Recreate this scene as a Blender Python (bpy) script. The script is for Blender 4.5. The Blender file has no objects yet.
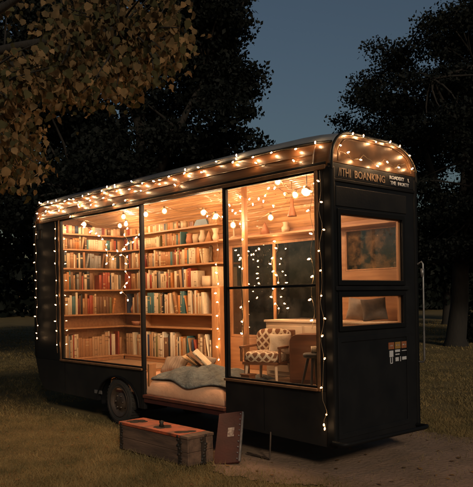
import bpy, bmesh, math, random
import numpy as np
from mathutils import Vector, Matrix, Euler
R = math.radians
rng = random.Random(7)
nr = np.random.default_rng(11)
S = bpy.context.scene
COL = S.collection

# ------------------------------------------------------------------ materials
def mat(name, base, rough=.6, base2=None, scale=6.0, metal=0.0, bump=0.0, bscale=40.0, spec=.5, stretch=(1,1,1), coat=0.0, detail=4.0):
    m = bpy.data.materials.new(name); m.use_nodes = True
    nt = m.node_tree; b = nt.nodes['Principled BSDF']
    b.inputs['Base Color'].default_value = (*base, 1); b.inputs['Roughness'].default_value = rough
    b.inputs['Metallic'].default_value = metal; b.inputs['Specular IOR Level'].default_value = spec
    b.inputs['Coat Weight'].default_value = coat
    if base2 or bump:
        tc = nt.nodes.new('ShaderNodeTexCoord'); mp = nt.nodes.new('ShaderNodeMapping')
        mp.inputs['Scale'].default_value = stretch
        nt.links.new(tc.outputs['Object'], mp.inputs['Vector'])
    if base2:
        n = nt.nodes.new('ShaderNodeTexNoise'); n.inputs['Scale'].default_value = scale; n.inputs['Detail'].default_value = detail
        nt.links.new(mp.outputs['Vector'], n.inputs['Vector'])
        r = nt.nodes.new('ShaderNodeValToRGB')
        r.color_ramp.elements[0].position = .33; r.color_ramp.elements[1].position = .67
        r.color_ramp.elements[0].color = (*base, 1); r.color_ramp.elements[1].color = (*base2, 1)
        nt.links.new(n.outputs['Fac'], r.inputs['Fac']); nt.links.new(r.outputs['Color'], b.inputs['Base Color'])
    if bump:
        n2 = nt.nodes.new('ShaderNodeTexNoise'); n2.inputs['Scale'].default_value = bscale; n2.inputs['Detail'].default_value = 5
        nt.links.new(mp.outputs['Vector'], n2.inputs['Vector'])
        bp = nt.nodes.new('ShaderNodeBump'); bp.inputs['Strength'].default_value = bump; bp.inputs['Distance'].default_value = .02
        nt.links.new(n2.outputs['Fac'], bp.inputs['Height']); nt.links.new(bp.outputs['Normal'], b.inputs['Normal'])
    return m

def emit(name, col, strength):
    m = bpy.data.materials.new(name); m.use_nodes = True
    b = m.node_tree.nodes['Principled BSDF']
    b.inputs['Base Color'].default_value = (.8, .7, .5, 1)
    b.inputs['Emission Color'].default_value = (*col, 1); b.inputs['Emission Strength'].default_value = strength
    return m

def glass(name, tint=(1, 1, 1), base=.04, edge=.75, dirt=.06, dcol=(.5, .5, .5)):
    m = bpy.data.materials.new(name); m.use_nodes = True
    nt = m.node_tree; nt.nodes.clear()
    out = nt.nodes.new('ShaderNodeOutputMaterial')
    t = nt.nodes.new('ShaderNodeBsdfTransparent'); t.inputs['Color'].default_value = (*tint, 1)
    g = nt.nodes.new('ShaderNodeBsdfGlossy'); g.inputs['Roughness'].default_value = .02
    d = nt.nodes.new('ShaderNodeBsdfDiffuse'); d.inputs['Color'].default_value = (*dcol, 1)
    lw = nt.nodes.new('ShaderNodeLayerWeight'); lw.inputs['Blend'].default_value = .22
    mr = nt.nodes.new('ShaderNodeMapRange'); mr.inputs['To Min'].default_value = base; mr.inputs['To Max'].default_value = edge
    nt.links.new(lw.outputs['Facing'], mr.inputs['Value'])
    mx = nt.nodes.new('ShaderNodeMixShader')
    nt.links.new(mr.outputs['Result'], mx.inputs[0]); nt.links.new(t.outputs[0], mx.inputs[1]); nt.links.new(g.outputs[0], mx.inputs[2])
    tc = nt.nodes.new('ShaderNodeTexCoord'); n = nt.nodes.new('ShaderNodeTexNoise'); n.inputs['Scale'].default_value = 3.5; n.inputs['Detail'].default_value = 8
    n.inputs['Roughness'].default_value = .7
    nt.links.new(tc.outputs['Object'], n.inputs['Vector'])
    m2 = nt.nodes.new('ShaderNodeMapRange'); m2.inputs['From Min'].default_value = .45; m2.inputs['From Max'].default_value = .8; m2.inputs['To Min'].default_value = .004; m2.inputs['To Max'].default_value = dirt
    nt.links.new(n.outputs['Fac'], m2.inputs['Value'])
    mx2 = nt.nodes.new('ShaderNodeMixShader')
    nt.links.new(m2.outputs['Result'], mx2.inputs[0]); nt.links.new(mx.outputs[0], mx2.inputs[1]); nt.links.new(d.outputs[0], mx2.inputs[2])
    nt.links.new(mx2.outputs[0], out.inputs['Surface'])
    return m

def leafmat(name, a, b, transl=.35, scale=1.2):
    m = mat(name, a, .65, b, scale=scale, spec=.12)
    nt = m.node_tree; p = nt.nodes['Principled BSDF']; out = nt.nodes['Material Output']
    t = nt.nodes.new('ShaderNodeBsdfTranslucent'); mx = nt.nodes.new('ShaderNodeMixShader'); mx.inputs[0].default_value = transl
    ramp = [n for n in nt.nodes if n.type == 'VALTORGB'][0]
    nt.links.new(ramp.outputs['Color'], t.inputs['Color'])
    nt.links.new(p.outputs[0], mx.inputs[1]); nt.links.new(t.outputs[0], mx.inputs[2]); nt.links.new(mx.outputs[0], out.inputs['Surface'])
    return m

WARM = (1.0, .58, .27)
M = {}
M['paint'] = mat('black_paint', (.0042, .005, .007), .58, (.009, .0095, .011), 3, bump=.04, bscale=60, spec=.22)
M['paint_dusty'] = mat('dusty_black_paint', (.0055, .006, .0075), .55, (.016, .0145, .0135), 2.2, bump=.06, bscale=50, detail=8, spec=.25)
M['trim'] = mat('black_trim', (.005, .0055, .0065), .6, spec=.15)
M['fascia'] = mat('brown_fascia', (.125, .052, .020), .36, (.08, .035, .014), 9, bump=.08, bscale=14, stretch=(.25, 3, 3), coat=.15)
M['arch'] = mat('brown_arch_metal', (.12, .058, .026), .32, (.07, .035, .017), 4, metal=.35, bump=.1, bscale=9)
M['roof'] = mat('grey_roof', (.16, .17, .185), .45, (.11, .12, .13), 3, bump=.05)
M['copper'] = mat('copper_strip', (.19, .10, .05), .5, (.12, .06, .028), 12, metal=.3)
M['wood'] = mat('warm_wood', (.40, .185, .075), .5, (.29, .125, .048), 7, bump=.12, bscale=30, stretch=(.35, 4, 4))
M['woodv'] = mat('warm_wood_upright', (.40, .185, .075), .5, (.29, .125, .048), 7, bump=.12, bscale=30, stretch=(4, 4, .35))
M['board'] = mat('shelf_wood', (.46, .235, .105), .5, (.36, .17, .07), 6, bump=.1, bscale=30, stretch=(.5, 3, 3))
M['ceil'] = mat('ceiling_wood', (.50, .27, .12), .30, (.24, .11, .045), 7, bump=.35, bscale=18, stretch=(.22, 5, 5), coat=.45)
M['cream'] = mat('cream_wood', (.74, .54, .36), .5, (.68, .48, .3), 5, stretch=(.3, 3, 3))
M['darkwood'] = mat('brown_wood', (.20, .075, .028), .45, (.13, .05, .02), 8, stretch=(.3, 3, 3), bump=.08)
M['floor'] = mat('floor_wood', (.42, .26, .15), .45, (.32, .19, .1), 6, stretch=(.3, 4, 4), bump=.08)
M['rubber'] = mat('tyre_rubber', (.012, .012, .012), .85, (.024, .02, .017), 9, bump=.2)
M['rim'] = mat('wheel_steel', (.10, .075, .06), .5, (.05, .035, .028), 8, metal=.5)
M['steel'] = mat('dull_steel', (.22, .22, .23), .42, (.14, .14, .15), 15, metal=.6)
M['glass'] = glass('window_glass', base=.02, edge=.30, dirt=.03)
M['glassd'] = glass('rear_window_glass', tint=(.6, .55, .5), base=.10, edge=.7, dirt=.06)
M['glassw'] = glass('amber_glow_rear_glass', tint=(.6, .5, .4), base=.18, edge=.7, dirt=.8, dcol=(.42, .24, .11))  # strong warm diffuse layer paints amber glow and reflections into this pane
M['wire'] = mat('fairy_wire', (.17, .115, .06), .6)
M['bulb'] = emit('fairy_bulb_glow', WARM, 700)
M['bulbin'] = emit('indoor_fairy_bulb_glow', WARM, 480)
M['globe'] = emit('globe_bulb_glow', (1, .65, .37), 540)
def halo_shell(name, col, k, f):
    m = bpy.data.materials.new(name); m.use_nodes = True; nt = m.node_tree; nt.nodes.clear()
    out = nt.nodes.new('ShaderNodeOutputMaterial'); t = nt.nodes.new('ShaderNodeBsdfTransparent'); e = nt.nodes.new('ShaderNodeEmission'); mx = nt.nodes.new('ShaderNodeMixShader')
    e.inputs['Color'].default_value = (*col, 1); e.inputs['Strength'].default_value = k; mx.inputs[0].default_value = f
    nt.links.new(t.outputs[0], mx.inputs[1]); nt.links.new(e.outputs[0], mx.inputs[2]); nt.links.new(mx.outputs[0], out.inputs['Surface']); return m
M['halo'] = halo_shell('bulb_halo_glow', (1, .46, .13), 3.2, .16)  # part-transparent gold emission, a painted halo around each bulb
M['socket'] = mat('bulb_socket', (.25, .2, .14), .5)
M['box'] = mat('worn_grey_wood', (.15, .088, .058), .8, (.062, .037, .026), 5, bump=.3, bscale=26, stretch=(.4, 3, 3), detail=8)
M['orange'] = mat('orange_red_paint', (.46, .085, .030), .6, (.10, .036, .020), 5.5, bump=.12, bscale=22)
M['step'] = mat('worn_red_brown_step', (.13, .035, .018), .55, (.06, .022, .014), 7)
M['hardware'] = mat('black_iron', (.012, .011, .010), .6, (.03, .018, .012), 12)
M['maroon'] = mat('maroon_paint', (.055, .010, .008), .6, (.032, .007, .006), 7, bump=.1)
M['pale'] = mat('worn_pale_label', (.4, .33, .28), .7, (.12, .06, .05), 30)
M['mattress'] = mat('peach_cotton', (.70, .40, .24), .9, (.62, .33, .19), 5, bump=.2, bscale=30)
M['blanket'] = mat('grey_green_blanket', (.135, .15, .145), .95, (.075, .085, .085), 16, bump=.8, bscale=45)
M['pillow_grey'] = mat('taupe_linen', (.30, .22, .16), .95, (.2, .14, .1), 9, bump=.25, bscale=50)
M['pillow_cream'] = mat('cream_linen', (.62, .50, .36), .95, (.54, .42, .3), 9, bump=.25, bscale=50)
M['pillow_dark'] = mat('dark_brown_linen', (.10, .07, .05), .95, (.05, .035, .028), 12, bump=.25, bscale=50)
M['pot'] = mat('terracotta', (.42, .17, .08), .6, (.34, .13, .06), 12)
M['bluegrey'] = mat('blue_grey_glaze', (.16, .24, .30), .4, (.12, .18, .23), 9)
M['ivory'] = mat('ivory_ceramic', (.55, .42, .28), .5, (.48, .35, .22), 15)
M['bronze'] = mat('dark_bronze', (.10, .055, .025), .4, (.05, .03, .015), 12, metal=.5)
M['gold'] = mat('sign_gold', (.36, .23, .14), .5, (.10, .06, .035), 28)
M['white'] = mat('sign_white', (.42, .43, .46), .6)
M['rust'] = mat('sign_rust', (.25, .07, .03), .6, (.2, .08, .03), 40)
M['ochre'] = mat('sign_ochre', (.24, .13, .03), .6)
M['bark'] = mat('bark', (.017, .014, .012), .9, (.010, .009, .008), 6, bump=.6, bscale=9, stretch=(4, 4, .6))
M['leaf_near'] = leafmat('near_leaf', (.19, .125, .062), (.07, .053, .028), .35, 7.0)
M['leaf_dry'] = leafmat('dry_leaf', (.28, .18, .09), (.14, .095, .046), .35, 7.0)
M['leaf_olive'] = leafmat('olive_leaf', (.075, .070, .032), (.038, .038, .02), .3, 7.0)
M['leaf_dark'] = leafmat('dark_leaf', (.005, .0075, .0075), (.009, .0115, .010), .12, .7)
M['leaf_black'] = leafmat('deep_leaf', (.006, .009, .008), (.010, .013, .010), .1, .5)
M['blade'] = leafmat('grass_blade', (.30, .215, .095), (.125, .105, .048), .25, 2.2)
M['litter'] = leafmat('fallen_leaf', (.22, .12, .045), (.11, .06, .025), .1, 5)

# patterned upholstery: diagonal diamond lattice
def lattice():
    m = bpy.data.materials.new('lattice_fabric'); m.use_nodes = True
    nt = m.node_tree; b = nt.nodes['Principled BSDF']; b.inputs['Roughness'].default_value = .95
    tc = nt.nodes.new('ShaderNodeTexCoord')
    ws = []
    for a in (45, -45):
        mp = nt.nodes.new('ShaderNodeMapping'); mp.inputs['Rotation'].default_value = (0, R(a), R(a)); mp.inputs['Scale'].default_value = (1, 1, 1)
        w = nt.nodes.new('ShaderNodeTexWave'); w.inputs['Scale'].default_value = 7.0; w.inputs['Distortion'].default_value = .3
        nt.links.new(tc.outputs['Object'], mp.inputs['Vector']); nt.links.new(mp.outputs['Vector'], w.inputs['Vector']); ws.append(w)
    mx = nt.nodes.new('ShaderNodeMath'); mx.operation = 'MAXIMUM'
    nt.links.new(ws[0].outputs['Fac'], mx.inputs[0]); nt.links.new(ws[1].outputs['Fac'], mx.inputs[1])
    r = nt.nodes.new('ShaderNodeValToRGB'); r.color_ramp.interpolation = 'LINEAR'
    r.color_ramp.elements[0].color = (.17, .07, .03, 1); r.color_ramp.elements[1].color = (.60, .47, .32, 1); r.color_ramp.elements[0].position = .72; r.color_ramp.elements[1].position = .82
    nt.links.new(mx.outputs[0], r.inputs['Fac']); nt.links.new(r.outputs['Color'], b.inputs['Base Color'])
    return m
M['lattice'] = lattice()

BOOKC = {  # colour word -> spine colour
    'tan': (.44, .25, .12), 'cream': (.62, .46, .28), 'brown': (.17, .08, .035), 'rust red': (.33, .06, .025), 'dark red': (.16, .022, .014),
    'olive': (.18, .15, .06), 'grey': (.24, .22, .19), 'teal': (.06, .15, .15), 'navy': (.03, .042, .075), 'black': (.022, .02, .018),
    'ivory': (.70, .56, .38), 'orange': (.50, .19, .05), 'caramel': (.36, .165, .065), 'sand': (.52, .35, .19)}
BW = {'tan': 8, 'cream': 13, 'brown': 7, 'rust red': 6, 'dark red': 3, 'olive': 3, 'grey': 3, 'teal': 2, 'navy': 2, 'black': 3, 'ivory': 12, 'orange': 5, 'caramel': 8, 'sand': 9}
for k, c in BOOKC.items():
    M['book ' + k] = mat('book_' + k.replace(' ', '_'), c, .62, tuple(v * .82 for v in c), 8)
M['pages'] = mat('book_pages', (.60, .47, .31), .9)
M['book_band'] = mat('book_band', (.55, .40, .2), .5)
M['book_band_dark'] = mat('book_band_dark', (.16, .09, .045), .6)

# ------------------------------------------------------------------ mesh builder
ORIG = {}
class MB:
    def __init__(s): s.v = []; s.f = []; s.m = []; s.sm = []
    def add(s, vs, fs, mi=0, smooth=False):
        o = len(s.v); s.v += [tuple(v) for v in vs]
        for f in fs: s.f.append(tuple(i + o for i in f)); s.m.append(mi); s.sm.append(smooth)
        return s
    def box(s, x0, x1, y0, y1, z0, z1, mi=0):
        return s.add([(x0,y0,z0),(x1,y0,z0),(x1,y1,z0),(x0,y1,z0),(x0,y0,z1),(x1,y0,z1),(x1,y1,z1),(x0,y1,z1)],
              [(3,2,1,0),(4,5,6,7),(0,1,5,4),(1,2,6,5),(2,3,7,6),(3,0,4,7)], mi)
    def obox(s, c, ax, h, mi=0):
        c = Vector(c); A = [Vector(a).normalized() * k for a, k in zip(ax, h)]
        vs = [c + A[0]*i + A[1]*j + A[2]*k for k in (-1,1) for i, j in ((-1,-1),(1,-1),(1,1),(-1,1))]
        return s.add(vs, [(3,2,1,0),(4,5,6,7),(0,1,5,4),(1,2,6,5),(2,3,7,6),(3,0,4,7)], mi)
    def prism(s, poly, ax, a0, a1, mi=0):
        n = len(poly)
        def p(u, w, a): return (a,u,w) if ax == 0 else ((u,a,w) if ax == 1 else (u,w,a))
        vs = [p(u,w,a0) for u,w in poly] + [p(u,w,a1) for u,w in poly]
        fs = [tuple(range(n))[::-1], tuple(range(n,2*n))] + [(i,(i+1)%n,(i+1)%n+n,i+n) for i in range(n)]
        return s.add(vs, fs, mi)
    def tube(s, pts, r, n=8, mi=0, cap=True):
        pts = [Vector(p) for p in pts]; k = len(pts)
        rs = r if isinstance(r, (list, tuple)) else [r]*k
        rings = []
        up = None
        for i, p in enumerate(pts):
            t = (pts[min(i+1,k-1)] - pts[max(i-1,0)])
            t = t.normalized() if t.length > 1e-9 else Vector((0,0,1))
            if up is None: up = Vector((0,0,1)) if abs(t.z) < .9 else Vector((1,0,0))
            a = t.cross(up)
            if a.length < 1e-5: a = t.cross(Vector((1,.3,.2)))
            a.normalize(); b = a.cross(t).normalized(); up = b
            rings += [p + (a*math.cos(2*math.pi*j/n) + b*math.sin(2*math.pi*j/n))*rs[i] for j in range(n)]
        fs = [(i*n+j, i*n+(j+1)%n, (i+1)*n+(j+1)%n, (i+1)*n+j) for i in range(k-1) for j in range(n)]
        s.add(rings, fs, mi, True)
        if cap: s.add(rings[:n], [tuple(range(n))], mi); s.add(rings[-n:], [tuple(range(n))[::-1]], mi)
        return s
    def lathe(s, c, prof, axis='z', n=20, mi=0):
        c = Vector(c)
        def pt(r, h, a):
            u, w = r*math.cos(a), r*math.sin(a)
            return c + (Vector((u,w,h)) if axis == 'z' else Vector((u,h,w)) if axis == 'y' else Vector((h,u,w)))
        vs = [pt(r,h,2*math.pi*j/n) for r,h in prof for j in range(n)]
        fs = [(i*n+j, i*n+(j+1)%n, (i+1)*n+(j+1)%n, (i+1)*n+j) for i in range(len(prof)-1) for j in range(n)]
        s.add(vs, fs, mi, True)
        return s
    def ell(s, c, r, nu=12, nv=8, mi=0, p=1.0):
        c = Vector(c); vs = []; 
        for i in range(nv+1):
            th = math.pi*i/nv
            for j in range(nu):
                ph = 2*math.pi*j/nu
                d = [math.sin(th)*math.cos(ph), math.sin(th)*math.sin(ph), math.cos(th)]
                d = [math.copysign(abs(q)**p, q) for q in d]
                vs.append((c.x+d[0]*r[0], c.y+d[1]*r[1], c.z+d[2]*r[2]))
        fs = [(i*nu+j, (i+1)*nu+j, (i+1)*nu+(j+1)%nu, i*nu+(j+1)%nu) for i in range(nv) for j in range(nu)]
        return s.add(vs, fs, mi, True)
    def holes(s, ax, u0, u1, w0, w1, a0, a1, holes, mi=0):
        """flat slab with rectangular openings. ax = thickness axis; u,w in-plane axes"""
        us = sorted({u0,u1,*[h[0] for h in holes],*[h[1] for h in holes]}); ws = sorted({w0,w1,*[h[2] for h in holes],*[h[3] for h in holes]})
        def solid(i, j):
            if not (0 <= i < len(us)-1 and 0 <= j < len(ws)-1): return False
            cu, cw = (us[i]+us[i+1])/2, (ws[j]+ws[j+1])/2
            return not any(h[0]<cu<h[1] and h[2]<cw<h[3] for h in holes)
        def p(u, w, a): return (a,u,w) if ax == 0 else ((u,a,w) if ax == 1 else (u,w,a))
        idx = {}; vs = []; fs = []
        def V(i, j, k):
            if (i,j,k) not in idx: idx[(i,j,k)] = len(vs); vs.append(p(us[i], ws[j], (a0,a1)[k]))
            return idx[(i,j,k)]
        for i in range(len(us)-1):
            for j in range(len(ws)-1):
                if not solid(i,j): continue
                fs.append((V(i,j,0),V(i+1,j,0),V(i+1,j+1,0),V(i,j+1,0))); fs.append((V(i,j+1,1),V(i+1,j+1,1),V(i+1,j,1),V(i,j,1)))
                if not solid(i-1,j): fs.append((V(i,j,0),V(i,j+1,0),V(i,j+1,1),V(i,j,1)))
                if not solid(i+1,j): fs.append((V(i+1,j,1),V(i+1,j+1,1),V(i+1,j+1,0),V(i+1,j,0)))
                if not solid(i,j-1): fs.append((V(i,j,1),V(i+1,j,1),V(i+1,j,0),V(i,j,0)))
                if not solid(i,j+1): fs.append((V(i,j+1,0),V(i+1,j+1,0),V(i+1,j+1,1),V(i,j+1,1)))
        return s.add(vs, fs, mi)
    def build(s, name, mats, parent=None, origin=None, bevel=0, subsurf=0, fix=True):
        if not isinstance(mats, (list, tuple)): mats = [mats]
        po = ORIG.get(parent.name, Vector((0,0,0))) if parent else Vector((0,0,0))
        og = Vector(origin) if origin is not None else po
        me = bpy.data.meshes.new(name)
        me.from_pydata([(v[0]-og.x, v[1]-og.y, v[2]-og.z) for v in s.v], [], s.f)
        for m in mats: me.materials.append(m)
        me.polygons.foreach_set('material_index', s.m); me.polygons.foreach_set('use_smooth', s.sm)
        if fix:
            bm = bmesh.new(); bm.from_mesh(me); bmesh.ops.recalc_face_normals(bm, faces=bm.faces); bm.to_mesh(me); bm.free()
        me.update()
        o = bpy.data.objects.new(name, me); COL.objects.link(o)
        if parent: o.parent = parent
        o.location = og - po; ORIG[o.name] = og
        if bevel:
            b = o.modifiers.new('bevel', 'BEVEL'); b.width = bevel; b.segments = 2; b.limit_method = 'ANGLE'; b.angle_limit = R(40)
        if subsurf:
            b = o.modifiers.new('subsurf', 'SUBSURF'); b.levels = subsurf; b.render_levels = subsurf
        return o

def tag(o, label=None, cat=None, group=None, kind=None):
    for k, v in (('label', label), ('category', cat), ('group', group), ('kind', kind)):
        if v: o[k] = v
    return o
def thing(name, loc, label, cat, group=None):
    o = bpy.data.objects.new(name, None); COL.objects.link(o); o.location = loc; o.empty_display_size = .1
    ORIG[o.name] = Vector(loc); return tag(o, label, cat, group)

# ------------------------------------------------------------------ camera
cam = bpy.data.cameras.new('camera'); co = bpy.data.objects.new('camera', cam); COL.objects.link(co)
cam.sensor_fit = 'HORIZONTAL'; cam.sensor_width = 36; cam.lens = 687/473*36
cam.shift_y = (297-243.5)/473; cam.clip_end = 2000; cam.clip_start = .05
CAM = Vector((4.169, -5.04, 1.7))
FW = Vector((-math.cos(R(42.4)), math.sin(R(42.4)), 0)); RT = Vector((FW.y, -FW.x, 0))
roll = R(-.95)
up = Vector((0,0,1)); rt2 = RT*math.cos(roll) + up*math.sin(roll); up2 = up*math.cos(roll) - RT*math.sin(roll)
co.matrix_world = Matrix(((rt2.x, up2.x, -FW.x, CAM.x), (rt2.y, up2.y, -FW.y, CAM.y), (rt2.z, up2.z, -FW.z, CAM.z), (0,0,0,1)))
S.camera = co
def at(l, d, z=0.0):      # lateral / forward metres from the photographer -> world point
    p = CAM + FW*d + RT*l; return Vector((p.x, p.y, z))

# ------------------------------------------------------------------ world
w = bpy.data.worlds.new('World'); S.world = w; w.use_nodes = True
nt = w.node_tree; bg = nt.nodes['Background']
sky = nt.nodes.new('ShaderNodeTexSky'); sky.sky_type = 'NISHITA'; sky.sun_disc = False
SUN_EL, SUN_AZ = R(2.0), math.atan2(1.0, -.55)
sky.sun_elevation = SUN_EL
sky.sun_rotation = SUN_AZ
sky.air_density = 1.0; sky.dust_density = .6; sky.ozone_density = 2.5
hsv = nt.nodes.new('ShaderNodeHueSaturation'); hsv.inputs['Saturation'].default_value = .8
nt.links.new(sky.outputs[0], hsv.inputs['Color']); nt.links.new(hsv.outputs[0], bg.inputs['Color'])
bg.inputs['Strength'].default_value = .095
sl = bpy.data.lights.new('sun', 'SUN'); so = bpy.data.objects.new('sun', sl); COL.objects.link(so)
sl.energy = 1.5; sl.angle = R(8); sl.color = (1, .80, .56)
sd = Vector((math.sin(SUN_AZ)*math.cos(R(25)), math.cos(SUN_AZ)*math.cos(R(25)), math.sin(R(25))))
so.rotation_euler = sd.to_track_quat('Z', 'Y').to_euler(); so.location = (0, -10, 12)
S.view_settings.view_transform = 'Standard'; S.view_settings.look = 'None'; S.view_settings.gamma = 1; S.view_settings.exposure = 0
S.view_settings.use_curve_mapping = False
S.cycles.use_denoising = True; S.cycles.use_light_tree = True
S.cycles.max_bounces = 7; S.cycles.transparent_max_bounces = 16; S.cycles.sample_clamp_indirect = 4; S.cycles.blur_glossy = .5
S.cycles.caustics_reflective = False; S.cycles.caustics_refractive = False

# ------------------------------------------------------------------ ground
def gmat(name, cols, s1, s2, bump):
    m = mat(name, cols[0], .95, cols[1], s1, bump=bump, bscale=s2, spec=.1, detail=8)
    return m
M['soil'] = gmat('grass_soil', ((.11, .083, .04), (.17, .128, .06)), .9, 40, .6)
M['dirt'] = gmat('dirt', ((.28, .19, .14), (.17, .12, .085)), 1.6, 22, .7)
def hgt(x, y): return .02*math.sin(x*.9+1)*math.sin(y*.7) 
g = MB()
n = 60; xs = [math.copysign(abs(t)**3, t)*260 for t in np.linspace(-1, 1, 2*n+1)]
g.add([(x-2, y, -.004 if abs(x) < 30 and abs(y) < 30 else 0.0) for y in xs for x in xs], [(j*(2*n+1)+i, j*(2*n+1)+i+1, (j+1)*(2*n+1)+i+1, (j+1)*(2*n+1)+i) for j in range(2*n) for i in range(2*n)])
tag(g.build('ground', M['soil'], fix=False), kind='structure')
# dirt track under the van and out past its front
def track_edge(x):
    a = -.50 + .14*math.sin(x*1.7) + .09*math.sin(x*4.3+1) + .05*math.sin(x*9.1)
    b = 2.25 + .18*math.sin(x*1.3+2) + .08*math.sin(x*5.1)
    if x < -2.2: a += (-2.2-x)*.45
    return a, b
t = MB(); X = np.linspace(-5.6, 9, 420)
vs = []; fs = []
for i, x in enumerate(X):
    a, b = track_edge(x); a += rng.uniform(-.05, .05); b += rng.uniform(-.06, .06)
    for k in range(5): vs.append((x, a+(b-a)*k/4, .006))
    if i: fs += [((i-1)*5+k, i*5+k, i*5+k+1, (i-1)*5+k+1) for k in range(4)]
t.add(vs, fs); tag(t.build('dirt_track', M['dirt'], fix=False), kind='structure')

# grass blades
def blades(nb, dmin, dmax, hmin, hmax, wid):
    u = nr.random(nb*3); d = dmin + (dmax-dmin)*u**1.0
    l = (nr.random(nb*3)*2-1)*(d*.42+1.6)
    x = CAM.x + FW.x*d + RT.x*l; y = CAM.y + FW.y*d + RT.y*l
    keep = np.ones(len(x), bool)
    patch = np.sin(x*2.1+np.sin(y*1.7)*1.4)*np.sin(y*2.3+1.3*np.sin(x*1.1)) + .5*np.sin(x*5.7+y*3.1)
    keep &= (patch + nr.normal(0, .55, len(x))) > -.75
    a = -.50 + .14*np.sin(x*1.7) + .09*np.sin(x*4.3+1) + .05*np.sin(x*9.1) + np.where(x < -2.2, (-2.2-x)*.45, 0); b = 2.25 + .18*np.sin(x*1.3+2) + .08*np.sin(x*5.1)
    inside = (y > a+np.abs(nr.normal(0, .22, len(x)))) & (y < b-np.abs(nr.normal(0, .3, len(x)))) & (x > -5.6)
    keep &= ~(inside & (nr.random(len(x)) > .045))
    keep &= ~((x > -6.1) & (x < 0) & (y > .1) & (y < 1.4))
    x = x[keep][:nb]; y = y[keep][:nb]; d = d[keep][:nb]
    m = len(x); th = nr.random(m)*2*np.pi; h = (hmin + (hmax-hmin)*nr.random(m)**2)*(.6+.5*np.sin(x*1.3)*np.sin(y*1.1)+.3); lean = nr.normal(0, .75, (m, 2))*h[:, None]
    wv = wid*(.6+.8*nr.random(m))
    cx, sx = np.cos(th)*wv, np.sin(th)*wv
    V = np.zeros((m, 3, 3)); V[:,0] = np.stack([x-cx, y-sx, np.full(m, -.004)], 1); V[:,1] = np.stack([x+cx, y+sx, np.full(m, -.004)], 1)
    V[:,2] = np.stack([x+lean[:,0], y+lean[:,1], h], 1)
    return V.reshape(-1, 3)
V = np.concatenate([blades(95000, 5.2, 10, .016, .07, .0032), blades(60000, 10, 20, .022, .06, .007), blades(22000, 20, 45, .04, .09, .02)])
def rawmesh(name, V, k, mats, mi=None, smooth=False):
    nf = len(V)//k; me = bpy.data.meshes.new(name)
    me.vertices.add(len(V)); me.vertices.foreach_set('co', V.astype(np.float32).ravel())
    me.loops.add(nf*k); me.loops.foreach_set('vertex_index', np.arange(nf*k, dtype=np.int32))
    me.polygons.add(nf); me.polygons.foreach_set('loop_start', np.arange(0, nf*k, k, dtype=np.int32))
    try: me.polygons.foreach_set('loop_total', np.full(nf, k, dtype=np.int32))
    except Exception: pass
    for m in mats: me.materials.append(m)
    if mi is not None: me.polygons.foreach_set('material_index', mi.astype(np.int32))
    me.update(calc_edges=True); me.validate()
    o = bpy.data.objects.new(name, me); COL.objects.link(o); return o
tag(rawmesh('grass', V, 3, [M['blade']]), kind='stuff')
# scattered litter
def cards(c, size, droop=None, asp=.62):
    """leaf-shaped quads with random orientation at centres c"""
    m = len(c)
    a = nr.normal(size=(m, 3)); a /= np.linalg.norm(a, axis=1)[:, None]
    if droop is not None: a = a*(1-droop) + np.array([0, 0, -1])*droop; a /= np.linalg.norm(a, axis=1)[:, None]
    b = np.cross(a, nr.normal(size=(m, 3))); b /= np.linalg.norm(b, axis=1)[:, None]
    s = (size*(.6+.8*nr.random(m)))[:, None]
    V = np.stack([c-a*s*.5, c+b*s*asp*.5-a*s*.05, c+a*s*.5, c-b*s*asp*.5-a*s*.05], 1)
    return V.reshape(-1, 3)
NL = 700
d = 5.5+10*nr.random(NL); l = (nr.random(NL)*2-1)*(d*.4+1)
c = np.stack([CAM.x+FW.x*d+RT.x*l, CAM.y+FW.y*d+RT.y*l, np.full(NL, .02)], 1)
Lv = cards(c, .055); Lv[:, 2] = .018 + (Lv[:, 2]-.02)*.25
tag(rawmesh('fallen_leaves', Lv, 4, [M['litter']]), kind='stuff')

# ------------------------------------------------------------------ van
L, W, ZB, ZS, ZT = 6.15, 1.42, .285, .78, 2.92
van = thing('library_van', (-3.0, .7, 0), 'long black mobile library van with rounded brown roof and glowing windowed side', 'van')
P = lambda mb, name, m, bevel=.004, parent=van: mb.build(name, m, parent, bevel=bevel)
OP = [(-5.28, -3.163, ZS, 2.90), (-3.137, -1.55, ZS, 2.90), (-1.516, -.20, ZS, 2.90)]
SLOT = [(-6.08, -5.98, 2.66, 2.82), (-5.95, -5.85, 2.66, 2.82)]
P(MB().holes(1, -L, -.052, ZS, ZT, 0, .05, [(OP[0][0], OP[0][1], ZS+.03, 2.90), (OP[1][0], OP[1][1], ZS-.5, 2.90), (OP[2][0], OP[2][1], ZS+.03, 2.90)] + SLOT) if False else
  MB().holes(1, -L, -.052, ZS, ZT, 0, .05, [(OP[0][0], OP[0][1], ZS+.03, 2.90), (OP[1][0], OP[1][1], ZS, 2.90), (OP[2][0], OP[2][1], ZS+.03, 2.90)] + SLOT), 'side_wall', M['paint'])
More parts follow.
